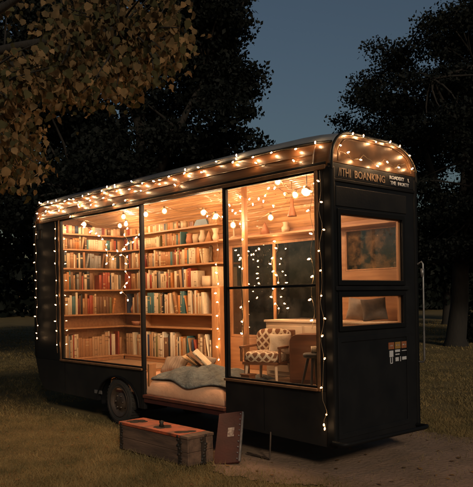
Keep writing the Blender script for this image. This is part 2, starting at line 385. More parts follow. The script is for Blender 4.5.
# lower skirt, rear piece with wheel arch
ac, ar, ah = -3.76, .50, .36
arch = [(ac+ar*math.cos(a), ZB+ah*math.sin(a)) for a in np.linspace(0, math.pi, 22)]
P(MB().prism([(-3.13, ZB)] + arch + [(-5.86, .30), (-6.02, .46), (-L, .78-.002), (-3.13, .78-.002)], 1, 0, .045), 'skirt_panel', M['paint_dusty'])
P(MB().prism([(-1.555, ZB), (-.052, .25), (-.052, ZS-.002), (-1.555, ZS-.002)], 1, 0, .045), 'skirt_panel', M['paint_dusty'])
m = MB(); m.tube([(ac+(ar+.012)*math.cos(a), -.006, ZB+(ah+.012)*math.sin(a)) for a in np.linspace(.02, math.pi-.02, 24)], .014, 6); P(m, 'arch_lip', M['trim'], 0)
m = MB(); m.lathe((ac, .36, ZB), [(ar-.005, -.31), (ar-.005, .1)], 'y', 36); m.lathe((ac, .36, ZB), [(.0, .1), (ar-.005, .1)], 'y', 36)
m.v = [(x, y, ZB+max((z-ZB)*.72, -.05)) for x, y, z in m.v]; P(m, 'wheel_well', M['trim'], 0)
P(MB().box(-.95, -.945, -.003, .004, .30, .75), 'panel_seam', M['trim'], 0)
P(MB().box(-4.35, -4.15, -.004, 0, .38, .43), 'maker_plate', M['steel'], .002)
for x in (-5.2, -3.2): P(MB().box(x, x+.005, -.003, .004, .34, .75), 'panel_seam', M['trim'], 0)
# sills and rails
P(MB().box(-5.30, -3.14, -.035, .02, ZS+.001, ZS+.028), 'window_sill', M['copper'])
P(MB().box(-1.545, -.19, -.035, .02, ZS+.001, ZS+.028), 'window_sill', M['copper'])
P(MB().box(-5.9, -.06, -.022, -.001, 2.905, 2.945), 'door_track', M['copper'])
P(MB().box(-5.9, -.06, -.014, -.001, 2.947, 2.975), 'gutter', M['trim'])
# bodies
P(MB().box(-L, -L+.05, .052, W-.05, .46, ZT), 'rear_wall', M['paint'])
WA, WB = (-2.95, -1.05, 1.15, 2.42), (-.92, -.2, 1.98, 2.46)
P(MB().holes(1, -L, 0, .30, ZT, W-.03, W, [WA, WB]), 'far_wall', M['paint'])
P(MB().holes(1, -L+.052, -.052, .72, 2.64, W-.07, W-.033, [WA, WB]), 'wall_lining', M['wood'])
# front end
E1, E2 = (.10, 1.14, 1.83, 2.49), (.10, 1.14, 1.39, 1.70)
P(MB().holes(0, 0, W-.032, .25, 2.78, -.05, 0, [E1, E2]), 'front_wall', M['paint'])
P(MB().box(-.045, .012, 0, W-.002, 2.782, 2.815), 'front_ledge', M['trim'], .006)
P(MB().box(-.05, .004, .0, W-.004, 2.817, 2.96), 'sign_board', M['paint'], .006)
P(MB().box(-.002, .010, .06, 1.22, 2.55, 2.74), 'front_panel', M['paint_dusty'], .005)
P(MB().holes(0, .05, 1.24, .33, 1.30, .0005, .010, [(.10, 1.19, .38, 1.25)]), 'front_panel', M['paint'], .004)
P(MB().box(-.10, .014, -.014, .05, .25, 2.93), 'corner_post', M['trim'], .02)
P(MB().box(-.06, .014, W-.055, W+.012, .27, 2.93), 'corner_post', M['trim'], .02)
P(MB().box(-L-.01, -L+.05, -.012, .05, .80, 2.93), 'corner_post', M['trim'], .015)
# roof: superellipse section, softly dipping at the front end
def prof(tq, h, w=.32, n=2.6):
    c, s_ = max(math.cos(tq), 0)**(2/n), max(math.sin(tq), 0)**(2/n)
    return w*(1-c), ZT + h*s_
TS = [i*math.pi/2/14 for i in range(15)]
def section(h):
    return [prof(q, h) for q in TS] + [(W-y, z) for y, z in [prof(q, h, .50, 2.15) for q in TS][::-1]]
XS = [-L, -L+.12, -5.0, -3.6, -2.2, -1.0, -.5, -.3, -.16, -.06, 0]; HS = [.35, .39, .40, .40, .40, .40, .395, .385, .37, .355, .345]
SPL = 6   # fascia below, roof skin above
def loft(i0, i1, name, m, out=0.0, x_off=0.0):
    mb = MB(); k = i1-i0; vs = []
    for x, h in zip(XS, HS):
        sc = section(h); vs += [(x+x_off, y, z+out) for y, z in sc[i0:i1]]
    for x, h in zip(XS, HS):
        sc = section(h)
        for y, z in sc[i0:i1]:
            cy, cz = W/2, ZT; vs.append((x+x_off, y+(cy-y)*.05, z-.02+out))
    q = len(XS)*k
    fs = [(a*k+b, a*k+b+1, (a+1)*k+b+1, (a+1)*k+b) for a in range(len(XS)-1) for b in range(k-1)]
    fs += [tuple(v+q for v in f)[::-1] for f in fs]
    for a in range(len(XS)-1): fs += [(a*k, (a+1)*k, (a+1)*k+q, a*k+q), (a*k+k-1, (a+1)*k+k-1, (a+1)*k+k-1+q, a*k+k-1+q)]
    for b in range(k-1): fs += [(b, b+1, b+1+q, b+q), ((len(XS)-1)*k+b, (len(XS)-1)*k+b+1, (len(XS)-1)*k+b+1+q, (len(XS)-1)*k+b+q)]
    mb.add(vs, fs, 0, True); o = mb.build(name, m, van)
    return o
o = loft(0, SPL+1, 'roof_fascia', M['fascia'])
o = loft(SPL, 30-SPL, 'roof', M['roof'], .004)
o = loft(29-SPL, 30, 'roof_fascia', M['fascia'])
def skin(x, tq, off=.0):
    h = np.interp(x, XS, HS); y, z = prof(tq, h); y2, z2 = prof(tq+.02, h)
    d = Vector((0, y2-y, z2-z)).normalized(); nrm = Vector((0, -d.z, d.y))
    if nrm.y > 0 and tq < 1.2: nrm = -nrm
    return Vector((x, y, z)) + nrm*off
P(MB().tube([skin(x, TS[SPL], .004) for x in np.linspace(-L, -.03, 40)], .013, 6), 'roof_seam', M['trim'], 0)
m = MB()
for q in (.30,): m.tube([skin(x, q, .0) for x in np.linspace(-5.9, -.22, 30)], .007, 5)
m.tube([skin(-.22, q, 0) for q in np.linspace(.02, .72, 8)], .007, 5); P(m, 'fascia_moulding', M['fascia'], 0)
sec0 = [p for p in section(.335) if p[1] > .004 and p[1] < W-.004 and p[0] >= 0]
poly = [(.008, 2.962)] + [(y, z) for y, z in section(.335)[1:-1] if z > 2.965] + [(W-.008, 2.962)]
P(MB().prism(poly, 0, -.03, .004), 'front_arch', M['arch'], .004)
P(MB().prism([(.008, 2.93)] + section(.345)[1:-1] + [(W-.008, 2.93)], 0, -L-.004, -L+.03), 'rear_arch', M['fascia'], .004)
m = MB(); s0 = [(.006, y, z) for y, z in section(.35)]; m.tube([(.006, 0, 2.9)] + s0 + [(.006, W, 2.9)], .015, 8); P(m, 'arch_trim', M['trim'], 0)
m = MB(); s1 = [(.008, .10+(y*(W-.2)/W), 2.985+(z-ZT)*.72) for y, z in section(.33)]; m.tube(s1, .006, 5); P(m, 'arch_moulding', M['arch'], 0)
# ceiling: curved planks
cp = [(.052, 2.90), (.16, 2.985), (.35, 3.03), (.6, 3.05), (.85, 3.02), (1.05, 2.93), (1.2, 2.80), (1.30, 2.66), (1.348, 2.55)]
def cz(y): return float(np.interp(y, [p[0] for p in cp], [p[1] for p in cp]))
m = MB(); ys = np.linspace(.052, 1.348, 37)
for a, b in zip(ys[:-1], ys[1:]):
    x0 = -L+.052
    while x0 < -.06:
        x1 = min(x0 + rng.uniform(.9, 2.2), -.055)
        e = rng.uniform(0, .014)
        pr = [(a+.002, cz(a)+e+.004), (a+.35*(b-a), cz(a+.35*(b-a))+e-.004), (a+.65*(b-a), cz(a+.65*(b-a))+e-.004), (b-.002, cz(b)+e+.004)]
        pr = [(x_, y_, z_) for x_ in (x0+.002, x1-.002) for y_, z_ in pr] + [(x_, y_, z_+.014) for x_ in (x0+.002, x1-.002) for y_, z_ in (pr[0], pr[3])]
        m.add(pr, [(0, 1, 5, 4), (1, 2, 6, 5), (2, 3, 7, 6)], 0, True); m.add([pr[0], pr[4], pr[10], pr[8]], [(0, 1, 2, 3)]); m.add([pr[3], pr[7], pr[11], pr[9]], [(3, 2, 1, 0)]); m.add([pr[8], pr[10], pr[11], pr[9]], [(0, 1, 2, 3)])
        x0 = x1
P(m, 'ceiling', M['ceil'], 0)
m = MB(); cpp = [(y, z+.03) for y, z in cp]; m.prism(cpp + [(y, z+.01) for y, z in cpp[::-1]], 0, -L+.053, -.055); P(m, 'ceiling_backing', M['darkwood'], 0)
# floor with bed well, chassis
BX0, BX1 = -3.98, -1.56
P(MB().holes(2, -L+.052, -.052, .047, W-.034, .68, .72, [(BX0, BX1, .047, 1.02)]), 'floor', M['floor'])
P(MB().box(BX0, BX1, .05, 1.02, .44, .46), 'bed_well', M['maroon'])
P(MB().box(BX0-.02, BX0-.002, .05, 1.02, .44, .678), 'bed_well', M['wood'])
P(MB().box(BX1+.002, BX1+.02, .05, 1.02, .44, .678), 'bed_well', M['wood'])
P(MB().box(BX0, BX1, 1.022, 1.035, .44, .678), 'bed_well', M['maroon'])
P(MB().box(-3.127, -1.558, -.03, .048, .435, .475), 'door_step', M['step'], .006)
P(MB().box(-3.127, -1.558, -.012, .03, .375, .43), 'door_step_face', M['maroon'], .005)
P(MB().box(-3.128, -3.085, .052, .16, .477, .86), 'door_jamb', M['woodv'], .004)
P(MB().box(-5.7, -.3, .25, .33, .34, .43).box(-5.7, -.3, 1.05, 1.13, .34, .43), 'chassis_rail', M['trim'])
for q in ((-6.0, -4.3), (-1.5, -.06)): P(MB().box(q[0], q[1], .06, W-.04, .44, .50), 'underfloor', M['trim'])
P(MB().tube([(ac, .12, .31), (ac, 1.36, .31)], .04, 8), 'axle', M['trim'], 0)
# wheels
def wheel(yc, side):
    wh = MB(); r = .315
    wh.lathe((ac, yc, r), [(.20, -.075), (.235, -.09), (.285, -.088), (.308, -.07), (.315, -.03), (.315, .03), (.308, .07), (.285, .088), (.235, .09), (.20, .075)], 'y', 40)
    for k in range(40):
        a = 2*math.pi*k/40; ca, sa = math.cos(a), math.sin(a)
        wh.obox((ac+.316*ca, yc, r+.316*sa), ((ca,0,sa),(0,1,0),(-sa,0,ca)), (.006, .07, .014))
    ty = wh.build('tyre', M['rubber'], van, origin=(ac, yc, r))
    rm = MB(); s_ = side
    rm.lathe((ac, yc, r), [(.205, s_*.078), (.21, s_*.085), (.195, s_*.085), (.18, s_*.05), (.12, s_*.035), (.10, s_*.06), (.07, s_*.075), (0, s_*.078)], 'y', 32)
    for k in range(6):
        a = 2*math.pi*k/6; rm.lathe((ac+.085*math.cos(a), yc, r+.085*math.sin(a)), [(.012, s_*.06), (.012, s_*.085), (0, s_*.087)], 'y', 8)
    rm.build('rim', M['rim'], ty, origin=(ac, yc, r))
    mm = MB(); mm.tube([(ac+.25*math.cos(a), yc+s_*.087, r+.25*math.sin(a)) for a in np.linspace(0, 2*math.pi, 40)], .006, 5); mm.build('sidewall_ring', M['rim'], ty, origin=(ac, yc, r))
wheel(.10, -1); wheel(1.30, 1)
# window frames and panes
def window(x0, x1, z0, z1, y, parent=van, name='window_frame', fw=.028, m='trim', transom=None, g='glass', mull=None):
    f = MB(); hs = []
    zs = [z0+fw] + ([transom-.014, transom+.014] if transom else []) + [z1-fw]
    xs_ = [x0+fw] + ([mull-.02, mull+.02] if mull else []) + [x1-fw]
    for i in range(0, len(zs), 2):
        for j in range(0, len(xs_), 2): hs.append((xs_[j], xs_[j+1], zs[i], zs[i+1]))
    f.holes(1, x0, x1, z0, z1, y-.015, y+.02, hs)
    fo = f.build(name, M[m], van, bevel=.003)
    MB().holes(1, x0+.01, x1-.01, z0+.01, z1-.01, y+.0, y+.005, []).build('pane', M[g], fo)
    return fo
window(OP[0][0]+.002, OP[0][1]-.002, ZS+.034, 2.898, .012, fw=.014)
window(OP[2][0]+.002, OP[2][1]-.002, ZS+.034, 2.898, .012, fw=.014, transom=1.80)
P(MB().box(-3.160, -3.140, -.016, .010, ZS, 2.904), 'door_post', M['trim'], .003)
P(MB().box(-1.543, -1.523, -.016, .010, ZS, 2.904), 'door_post', M['trim'], .003)
P(MB().box(-5.315, -5.283, -.02, -.001, ZS, 2.904), 'window_trim', M['copper'], .003)
P(MB().box(-.197, -.165, -.02, -.001, ZS, 2.904), 'window_trim', M['copper'], .003)
for s_ in SLOT:
    window(s_[0]+.001, s_[1]-.001, s_[2]+.001, s_[3]-.001, .012, fw=.008)
window(WA[0]+.002, WA[1]-.002, WA[2]+.002, WA[3]-.002, W-.055, name='rear_window_frame', fw=.035, m='woodv', g='glassd', mull=-2.1)
window(WB[0]+.002, WB[1]-.002, WB[2]+.002, WB[3]-.002, W-.055, name='rear_window_frame', fw=.016, m='woodv', g='glassw')
for e in (E1, E2):
    f = MB().holes(0, e[0]-.03, e[1]+.03, e[2]-.035, e[3]+.035, .001, .022, [(e[0]+.012, e[1]-.012, e[2]+.012, e[3]-.012)]).build('front_window_frame', M['trim'], van, bevel=.004)
    MB().holes(0, e[0]+.004, e[1]-.004, e[2]+.004, e[3]-.004, -.02, -.014, []).build('pane', M['glass'], f)
    MB().holes(0, e[0]+.001, e[1]-.001, e[2]+.001, e[3]-.001, -.048, -.022, [(e[0]+.03, e[1]-.03, e[2]+.02, e[3]-.02)]).build('inner_frame', M['woodv'], f, bevel=.002)
P(MB().box(-.02, .03, .02, 1.22, 1.745, 1.785), 'front_rail', M['paint'], .006)
# bumper, grab rail, jacks
m = MB(); m.tube([(.0, -.03, .315), (.13, -.05, .315), (.15, .0, .315), (.15, 1.30, .295), (.13, 1.36, .295), (0, 1.36, .295)], .022, 8); P(m, 'bumper_bar', M['trim'], 0)
m = MB(); m.tube([(.02, W-.02, 2.02), (.07, W-.02, 2.045), (.085, W-.02, 2.02), (.085, W-.02, 1.0), (.07, W-.02, .97), (.02, W-.02, .97)], .011, 8)
m.lathe((.075, W-.02, 1.93), [(0, -.05), (.02, -.05), (.022, .04), (0, .045)], 'z', 10); P(m, 'grab_rail', M['steel'], 0)
m = MB(); m.tube([(-.86, .0, .30), (-.86, -.02, .02)], .010, 6).tube([(-1.2, -.02, .035), (-.86, -.02, .02)], .010, 6); P(m, 'folding_stand', M['rim'], 0)
# interior fixed joinery
YF0 = 1.158
P(MB().box(-1.83, -1.78, .54, .59, .722, cz(.56)-.005), 'wooden_post', M['woodv'], .004)
P(MB().box(-3.0, -.06, 1.17, 1.346, 2.475, 2.50), 'display_ledge', M['board'], .003)
P(MB().box(-3.138, -2.965, YF0, 1.346, .722, 1.83), 'partition_board', M['woodv'], .003)

# signs
def text(body, size, loc, rotz, m, name, parent, ext=.002, sx=1.0, font_off=0):
    cu = bpy.data.curves.new(name, 'FONT'); cu.body = body; cu.size = size; cu.extrude = ext; cu.offset = font_off; cu.resolution_u = 2
    tmp = bpy.data.objects.new('tmp', cu); COL.objects.link(tmp)
    dg = bpy.context.evaluated_depsgraph_get(); me = bpy.data.meshes.new_from_object(tmp.evaluated_get(dg))
    COL.objects.unlink(tmp); bpy.data.objects.remove(tmp)
    o = bpy.data.objects.new(name, me); COL.objects.link(o); me.materials.clear(); me.materials.append(m)
    o.parent = parent; o.location = Vector(loc)-ORIG[parent.name]; o.rotation_euler = (R(90), 0, rotz); o.scale = (sx, 1, 1)
    return o
for body, size, y_, z_, mm, sx in (('/ITHI', .115, .10, 2.84, 'gold', .8), ('BOANKING', .105, .345, 2.842, 'gold', .92), ('ROADERY', .05, .93, 2.895, 'white', 1.15), ('L', .05, 1.26, 2.893, 'white', 1.1), ('THE', .05, .945, 2.84, 'white', 1.05), ('INORTY', .05, 1.075, 2.84, 'white', 1.1)):
    text(body, size, (.0065, y_, z_), R(90), M[mm], 'sign_lettering', van, sx=sx, font_off=.001)
m = MB()
for i, mi in enumerate((0, 1, 0)): m.box(.0, .004, .87+i*.115, .965+i*.115, 1.135, 1.205, mi)
for i in range(3): m.box(.0042, .0056, .885+i*.115, .945+i*.115, 1.165, 1.178, 2)
P(m, 'badge', [M['rust'], M['ochre'], M['pale']], 0)
m = MB()
m.box(.0, .004, .885, .95, 1.055, 1.12).box(.0, .004, .895, .905, .99, 1.05).box(.0, .004, .93, .94, .99, 1.05).box(.0, .004, .90, .935, .985, .995)
m.box(.0, .004, .985, 1.07, 1.10, 1.125).box(.0, .004, .99, 1.06, 1.07, 1.082).box(.0, .004, .99, 1.045, 1.005, 1.045).box(.0, .004, 1.075, 1.085, 1.0, 1.05)
m.box(.0, .004, 1.11, 1.185, 1.012, 1.045).box(.0, .004, 1.105, 1.19, 1.105, 1.112); P(m, 'badge_lettering', M['white'], 0)

# ------------------------------------------------------------------ bookcases
BD = [2.725, 2.485, 2.19, 1.855, 1.47, 1.268, .80]
ORD = ['first', 'second', 'third', 'fourth', 'fifth', 'sixth', 'seventh', 'eighth', 'ninth', 'tenth', 'eleventh', 'twelfth', 'thirteenth', 'fourteenth', 'fifteenth', 'sixteenth', 'seventeenth', 'eighteenth', 'nineteenth']
TENS = {2: 'twent', 3: 'thirt', 4: 'fort', 5: 'fift', 6: 'sixt', 7: 'sevent'}
def ordw(n):
    if n <= 19: return ORD[n-1]
    t_, u = divmod(n, 10)
    return TENS[t_]+'ieth' if u == 0 else TENS[t_]+'y-'+ORD[u-1]
bc = thing('bookcase', (-4.2, 1.25, .72), 'long wooden bookcase along the back wall behind the bed', 'bookcase')
ec = thing('bookcase', (-5.45, .7, .72), 'narrower wooden bookcase across the rear end of the van', 'bookcase')
YF, YB = 1.155, 1.335        # front of back bookcase
XF, XB = -5.36, -5.55
for i, z in enumerate(BD):
    MB().box(XF+.004, -3.145 if i > 3 else -2.985, YF, YB, z-.024, z).build('shelf', M['board'], bc, bevel=.003)
    MB().box(XB+.004, XF, .07, YB, z-.024, z).build('shelf', M['board'], ec, bevel=.003)
MB().box(XF+.004, -2.985, YB+.001, YB+.010, .724, 2.60).build('back_panel', M['wood'], bc)
MB().box(XB-.004, XB+.003, .07, YB, .724, 2.86).build('back_panel', M['wood'], ec)
for x in (-4.86,): MB().box(x-.012, x+.012, YF-.004, YB, .802, 2.46).build('upright', M['board'], bc, bevel=.003)
MB().box(XB+.004, XF+.002, .055, .068, .724, 2.86).build('upright', M['board'], ec, bevel=.003)
MB().box(XF+.004, -3.145, YF+.01, YF+.028, .724, .775).build('plinth', M['wood'], bc); MB().box(XF-.03, XF-.012, .07, YF, .724, .775).build('plinth', M['wood'], ec)

# unit book: spine at y=0 facing -y, x -.5...5, z 0..1
def book_mesh(colour, style):
    b = MB(); seg = 5
    for sgn in (-1, 1): b.box(min(sgn*.5, sgn*.42), max(sgn*.5, sgn*.42), .04, 1, 0, 1, 0)
    arc = [(math.sin(a)*.5, .04-.05*math.cos(a)) for a in np.linspace(-math.pi/2, math.pi/2, seg+1)]
    k = len(arc); vs = [(x, y, 0) for x, y in arc] + [(x, y, 1) for x, y in arc] + [(x, .09, 0) for x, y in arc] + [(x, .09, 1) for x, y in arc]
    b.add(vs, [(i, i+1, k+i+1, k+i) for i in range(k-1)] + [(k+i, k+i+1, 3*k+i+1, 3*k+i) for i in range(k-1)] + [(2*k+i, 2*k+i+1, i+1, i) for i in range(k-1)], 0, True)
    b.box(-.42, .42, .09, .97, .015, .965, 1)
    def band(z0, z1):
        a2 = [(x*1.02, y-.006) for x, y in arc]
        b.add([(x, y, z0) for x, y in a2] + [(x, y, z1) for x, y in a2], [(i, i+1, k+i+1, k+i) for i in range(k-1)], 2, True)
    if style == 1: band(.80, .83); band(.62, .65)
    if style == 2: band(.70, .80)
    if style == 3: band(.08, .11); band(.88, .91); band(.3, .34)
    if style == 0:
        a3 = [(x*.36, -.012+.012*abs(x)) for x in (-.5, 0, .5)]
        b.add([(x, y-.003, .42) for x, y in a3]+[(x, y-.003, .80) for x, y in a3], [(0, 1, 4, 3), (1, 2, 5, 4)], 2)
    me = bpy.data.meshes.new('book'); me.from_pydata(b.v, [], b.f)
    for mm in (M['book '+colour], M['pages'], M['book_band_dark'] if colour in ('tan', 'cream', 'ivory', 'sand', 'orange', 'grey') else M['book_band']): me.materials.append(mm)
    me.polygons.foreach_set('material_index', b.m); me.polygons.foreach_set('use_smooth', b.sm); me.update()
    return me
BM = {}
def bmesh_for(c, s_):
    if (c, s_) not in BM: BM[(c, s_)] = book_mesh(c, s_)
    return BM[(c, s_)]
cols = list(BW); wts = [BW[c] for c in cols]
books = []     # (case, shelf index, position along, width, depth, height, tilt, colour, style, z)
def fill(case, si, a0, a1, gaps, hmax, hmin):
    """books along a from the corner outwards"""
    p = a0; z = BD[si]+.0005
    prev = None; lean = 0
    while p < a1-.03:
        hit = [g_ for g_ in gaps if p > g_[0]-.02 and p < g_[1]]
        if hit: p = hit[0][1]; continue
        lim = min([g_[0] for g_ in gaps if g_[0] > p] + [a1])
        run = rng.randint(1, 4); base = prev if (prev and rng.random() < .38) else rng.choices(cols, wts)[0]
        setb = rng.random() < .3; hh = rng.uniform(hmin, hmax); ww = rng.choice((.024, .03, .036, .042, .05, .06))
        for _ in range(run):
            w_ = ww if setb else rng.choice((.022, .028, .034, .04, .046, .06)); h_ = hh if setb else min(hmax, max(hmin, rng.gauss((hmin+hmax)/2, (hmax-hmin)*.33)))
            c_ = base if setb else rng.choices(cols, wts)[0]
            if p + w_ > lim: p = lim; break
            tilt = 0.0
            if rng.random() < .05 and p+w_+.07 < lim:
                tilt = rng.uniform(.1, .26); p += math.sin(tilt)*h_*.9
            if p + w_ > lim: break
            books.append([case, si, p+w_/2, w_*.97, rng.uniform(.115, .15), h_, tilt, c_, rng.choice((0, 1, 2, 3, 4, 4, 4, 4, 4)), z]); p += w_+.001
        prev = base
        if rng.random() < .06: p += rng.uniform(.02, .06)
    return
gapsB = {0: [(1.64, 2.15)], 1: [(1.56, 2.34)], 2: [(2.05, 2.34)], 3: [(.30, .36), (1.30, 1.34), (1.92, 2.2)], 4: [(.11, .23), (1.05, 1.09), (2.02, 2.18)], 5: [(0, 2.8)], 6: [(.30, .34)]}
for si in range(7):
    top = (2.60 if si == 0 else BD[si-1]-.024) - BD[si]
    if si == 0: top = .16
    hm = min(top-.022, .385); hn = hm*.74
    if si != 5: fill('b', si, .02, 2.19 if si > 3 else 2.35, [(.484, .514)]+gapsB[si], hm, hn)
    topE = (2.87 if si == 0 else BD[si-1]-.024) - BD[si]; hm = min(topE-.02, .385)
    if si != 5: fill('e', si, .20, 1.25, {3: [(.62, .72)], 4: [(.2, .3)]}.get(si, []), hm, hm*.72)
# counting, size ranking, labels
cnt = {}
for b in books:
    k = (b[0], b[1]); cnt[k] = cnt.get(k, 0)+1; b.append(cnt[k])
    if b[0] == 'b': pos = Vector((XF+.01+b[2], YF+.02, b[9]))
    else: pos = Vector((XF-.02, YB-b[2], b[9]))
    b.append(pos); dist = (pos-CAM).length
    vis = 1.0
    if b[0] == 'b' and pos.x < -5.0: vis = .5
    if b[0] == 'b' and b[1] == 0: vis *= .8
    b.append(b[3]*b[5]/dist**2*vis)
order = sorted(range(len(books)), key=lambda i: -books[i][-1])
keep = set(order[:300])
SH = ['top', 'second', 'third', 'fourth', 'fifth', 'sixth', 'bottom']
rest = MB()
for i, b in enumerate(books):
    case, si, a_, w_, dp, h_, tl, c_, st, z, num, pos, _ = b
    if i in keep:
        o = bpy.data.objects.new('book', bmesh_for(c_, st)); COL.objects.link(o)
        o.scale = (w_, dp, h_)
        o.rotation_euler = (0, -tl, 0) if case == 'b' else (tl, 0, R(90))
        if case != 'b': o.rotation_euler = (0, tl, R(90))
        if tl: z += .5*w_*math.sin(tl)
        o.location = (pos.x, pos.y, z)
        size = 'tall ' if h_ > .33 else 'short ' if h_ < .18 else ''
        wd = 'thick ' if w_ > .055 else 'slim ' if w_ < .033 else ''
        lb = f"{'leaning ' if tl else size}{wd}{c_} book, {ordw(num)} from the corner on the {SH[si]} shelf, {'back' if case == 'b' else 'rear end'} bookcase"
        tag(o, lb, 'book', 'books on the bookcase shelves')
    else:
        me = bmesh_for(c_, st)
        mi = 4*0
        if case == 'b': rest.box(pos.x-w_/2, pos.x+w_/2, pos.y, pos.y+dp, z, z+h_, cols.index(c_))
        else: rest.box(pos.x-dp, pos.x, pos.y-w_/2, pos.y+w_/2, z, z+h_, cols.index(c_))
if rest.v: tag(rest.build('books', [M['book '+c_] for c_ in cols]), 'remaining books deep in the corner of the bookcases', 'books', None, 'stuff')

# ornaments on shelves
def ornament(name, prof_, loc, m, label, cat, group=None, n=18):
    o = MB().lathe(loc, prof_, 'z', n).build(name, m, origin=loc); return tag(o, label, cat, group)
bowl = [(0, .002), (.05, 0), (.09, .03), (.105, .07), (.10, .07), (.085, .032), (.045, .012), (0, .012)]
ornament('bowl', bowl, (-5.08, YF+.09, BD[5]), M['pot'], 'shallow terracotta bowl alone on the narrow shelf', 'bowl')
ornament('basket', [(0, 0), (.085, 0), (.095, .05), (.09, .15), (.083, .15), (.08, .02), (0, .02)], (-3.30, YF+.09, BD[3]), M['ivory'], 'round woven ivory basket near the end of the middle shelf', 'basket')
ornament('vase', [(0, 0), (.035, 0), (.05, .06), (.02, .13), (.016, .17), (.024, .19), (.018, .19), (.012, .16), (0, .15)], (-5.18, YF+.08, BD[4]), M['pot'], 'small terracotta bottle vase among books on the fifth shelf', 'vase')
ornament('figurine', [(0, 0), (.04, 0), (.03, .03), (.014, .07), (.03, .13), (.022, .18), (.03, .2), (.022, .235), (0, .245)], (-3.22, YF+.08, BD[2]), M['bronze'], 'dark bronze figurine at the end of the third shelf', 'figurine')
orns = [('jar', [(0, 0), (.05, 0), (.06, .05), (.045, .12), (.05, .15), (0, .16)], M['pot'], 'round terracotta jar, first ornament after the books'),
        ('pot', [(0, 0), (.045, 0), (.055, .09), (.05, .13), (.04, .13), (0, .12)], M['ivory'], 'squat ivory pot beside the terracotta jar'),
        ('jug', [(0, 0), (.045, 0), (.06, .06), (.03, .14), (.04, .18), (0, .175)], M['ivory'], 'ivory jug with narrow neck in the row of ornaments'),
        ('pyramid', [(0, 0), (.07, 0), (.0, .17)], M['board'], 'small wooden cone ornament beside the ivory jug'),
        ('vase', [(0, 0), (.035, 0), (.05, .05), (.03, .11), (.055, .18), (.05, .18), (0, .1)], M['cream'], 'flared cream vase, last in the row of ornaments')]
for i, (nm, pr, mm, lb) in enumerate(orns):
    ornament(nm, pr, (-3.70+i*.145, YF+.085, BD[1]), mm, lb+' on the second shelf', 'ornament', 'ornaments on the second shelf')
tag(MB().prism([(-3.55, 0), (-3.22, 0), (-3.30, .15), (-3.42, .15)], 1, YF+.03, YF+.13).build('wedge_ornament', M['bluegrey'], origin=(-3.38, YF+.08, 0)), 'blue grey wedge shaped box on the top shelf of the back bookcase', 'box').location.z = BD[0]
t_ = thing('photo_frame', (-3.62, YF+.05, BD[0]), 'tiny dark framed picture standing on the top shelf', 'picture')
MB().holes(1, -3.68, -3.56, BD[0]+.001, BD[0]+.15, YF+.04, YF+.055, [(-3.668, -3.572, BD[0]+.013, BD[0]+.138)]).build('frame', M['wood'], t_)
MB().box(-3.669, -3.571, YF+.047, YF+.052, BD[0]+.012, BD[0]+.139).build('picture', M['darkwood'], t_)
# ornaments on the ledge
ornament('wooden_cone', [(0, 0), (.07, 0), (.025, .12), (0, .17)], (-2.15, 1.25, 2.5), M['pot'], 'orange pointed wooden cone on the ledge above the rear window', 'ornament')
ornament('ledge_jar', [(0, 0), (.05, 0), (.055, .06), (.03, .09), (.04, .13), (0, .13)], (-1.78, 1.25, 2.5), M['ivory'], 'small ivory jar beside the pointed cone on the ledge', 'ornament')
ornament('ledge_pot', [(0, 0), (.045, 0), (.05, .05), (.035, .08), (.05, .12), (0, .12)], (-1.2, 1.25, 2.5), M['cream'], 'cream pot near the front end of the ledge', 'ornament')
ornament('candle_stick', [(0, 0), (.05, 0), (.05, .015), (.012, .03), (.012, .13), (.022, .14), (.018, .2), (0, .21)], (-2.75, 1.25, 2.5), M['ivory'], 'pale candle stick on the ledge next to the bookcase', 'candle stick')
# hanging spot lamp (off shade, lit face) and a hanging bell
t_ = thing('spot_lamp', (-.62, .35, 2.9), 'small round ceiling spot lamp shining near the front corner of the big window', 'lamp')
MB().tube([(-.62, .35, cz(.35)), (-.62, .35, 2.84)], .006, 6).build('stem', M['steel'], t_)
q = Vector((.25, -.75, -.6)).normalized(); c = Vector((-.62, .35, 2.80)); 
MB().tube([c-q*.035, c-q*.01, c+q*.035], [.026, .040, .046], 18).build('lamp_shade', M['ivory'], t_)
MB().ell(c+q*.036, (.032, .032, .032)).build('bulb', M['globe'], t_)
t_ = thing('hanging_bell', (-1.25, .8, 2.7), 'slim wooden wind bell hanging from the plank ceiling', 'bell')
MB().tube([(-1.25, .8, cz(.8)), (-1.25, .8, 2.83)], .004, 5).build('cord', M['wire'], t_)
MB().lathe((-1.25, .8, 2.62), [(0, .21), (.018, .2), (.022, .12), (.05, .02), (.055, 0), (.048, 0), (0, .1)], 'z', 14).build('bell', M['pot'], t_)

# ------------------------------------------------------------------ bed
bed = thing('bed', (-2.77, .53, .46), 'low bed with peach mattress sunk in the open doorway of the van', 'bed')
m = MB(); nx, ny = 26, 12; vs = []; x0, x1, y0, y1 = BX0+.01, BX1-.01, .035, 1.0
def mz(x, y):
    ex = min(x-x0, x1-x, .07)/.07; ey = min(y-y0, y1-y, .09)/.09; e = math.sqrt(max(0, 1-(1-min(ex,1))**2))*math.sqrt(max(0, 1-(1-min(ey,1))**2))
    return .462+.07+.13*e+.012*math.sin(x*9)*math.sin(y*7)*e
for j in range(ny+1):
    for i in range(nx+1):
        x = x0+(x1-x0)*i/nx; y = y0+(y1-y0)*(j/ny)**1.3; vs.append((x, y, mz(x, y)))
q = len(vs); vs += [(v[0], v[1], .463) for v in vs]
fs = [(j*(nx+1)+i, j*(nx+1)+i+1, (j+1)*(nx+1)+i+1, (j+1)*(nx+1)+i) for j in range(ny) for i in range(nx)]
per = [i for i in range(nx+1)] + [(j)*(nx+1)+nx for j in range(1, ny+1)] + [ny*(nx+1)+i for i in range(nx-1, -1, -1)] + [j*(nx+1) for j in range(ny-1, 0, -1)]
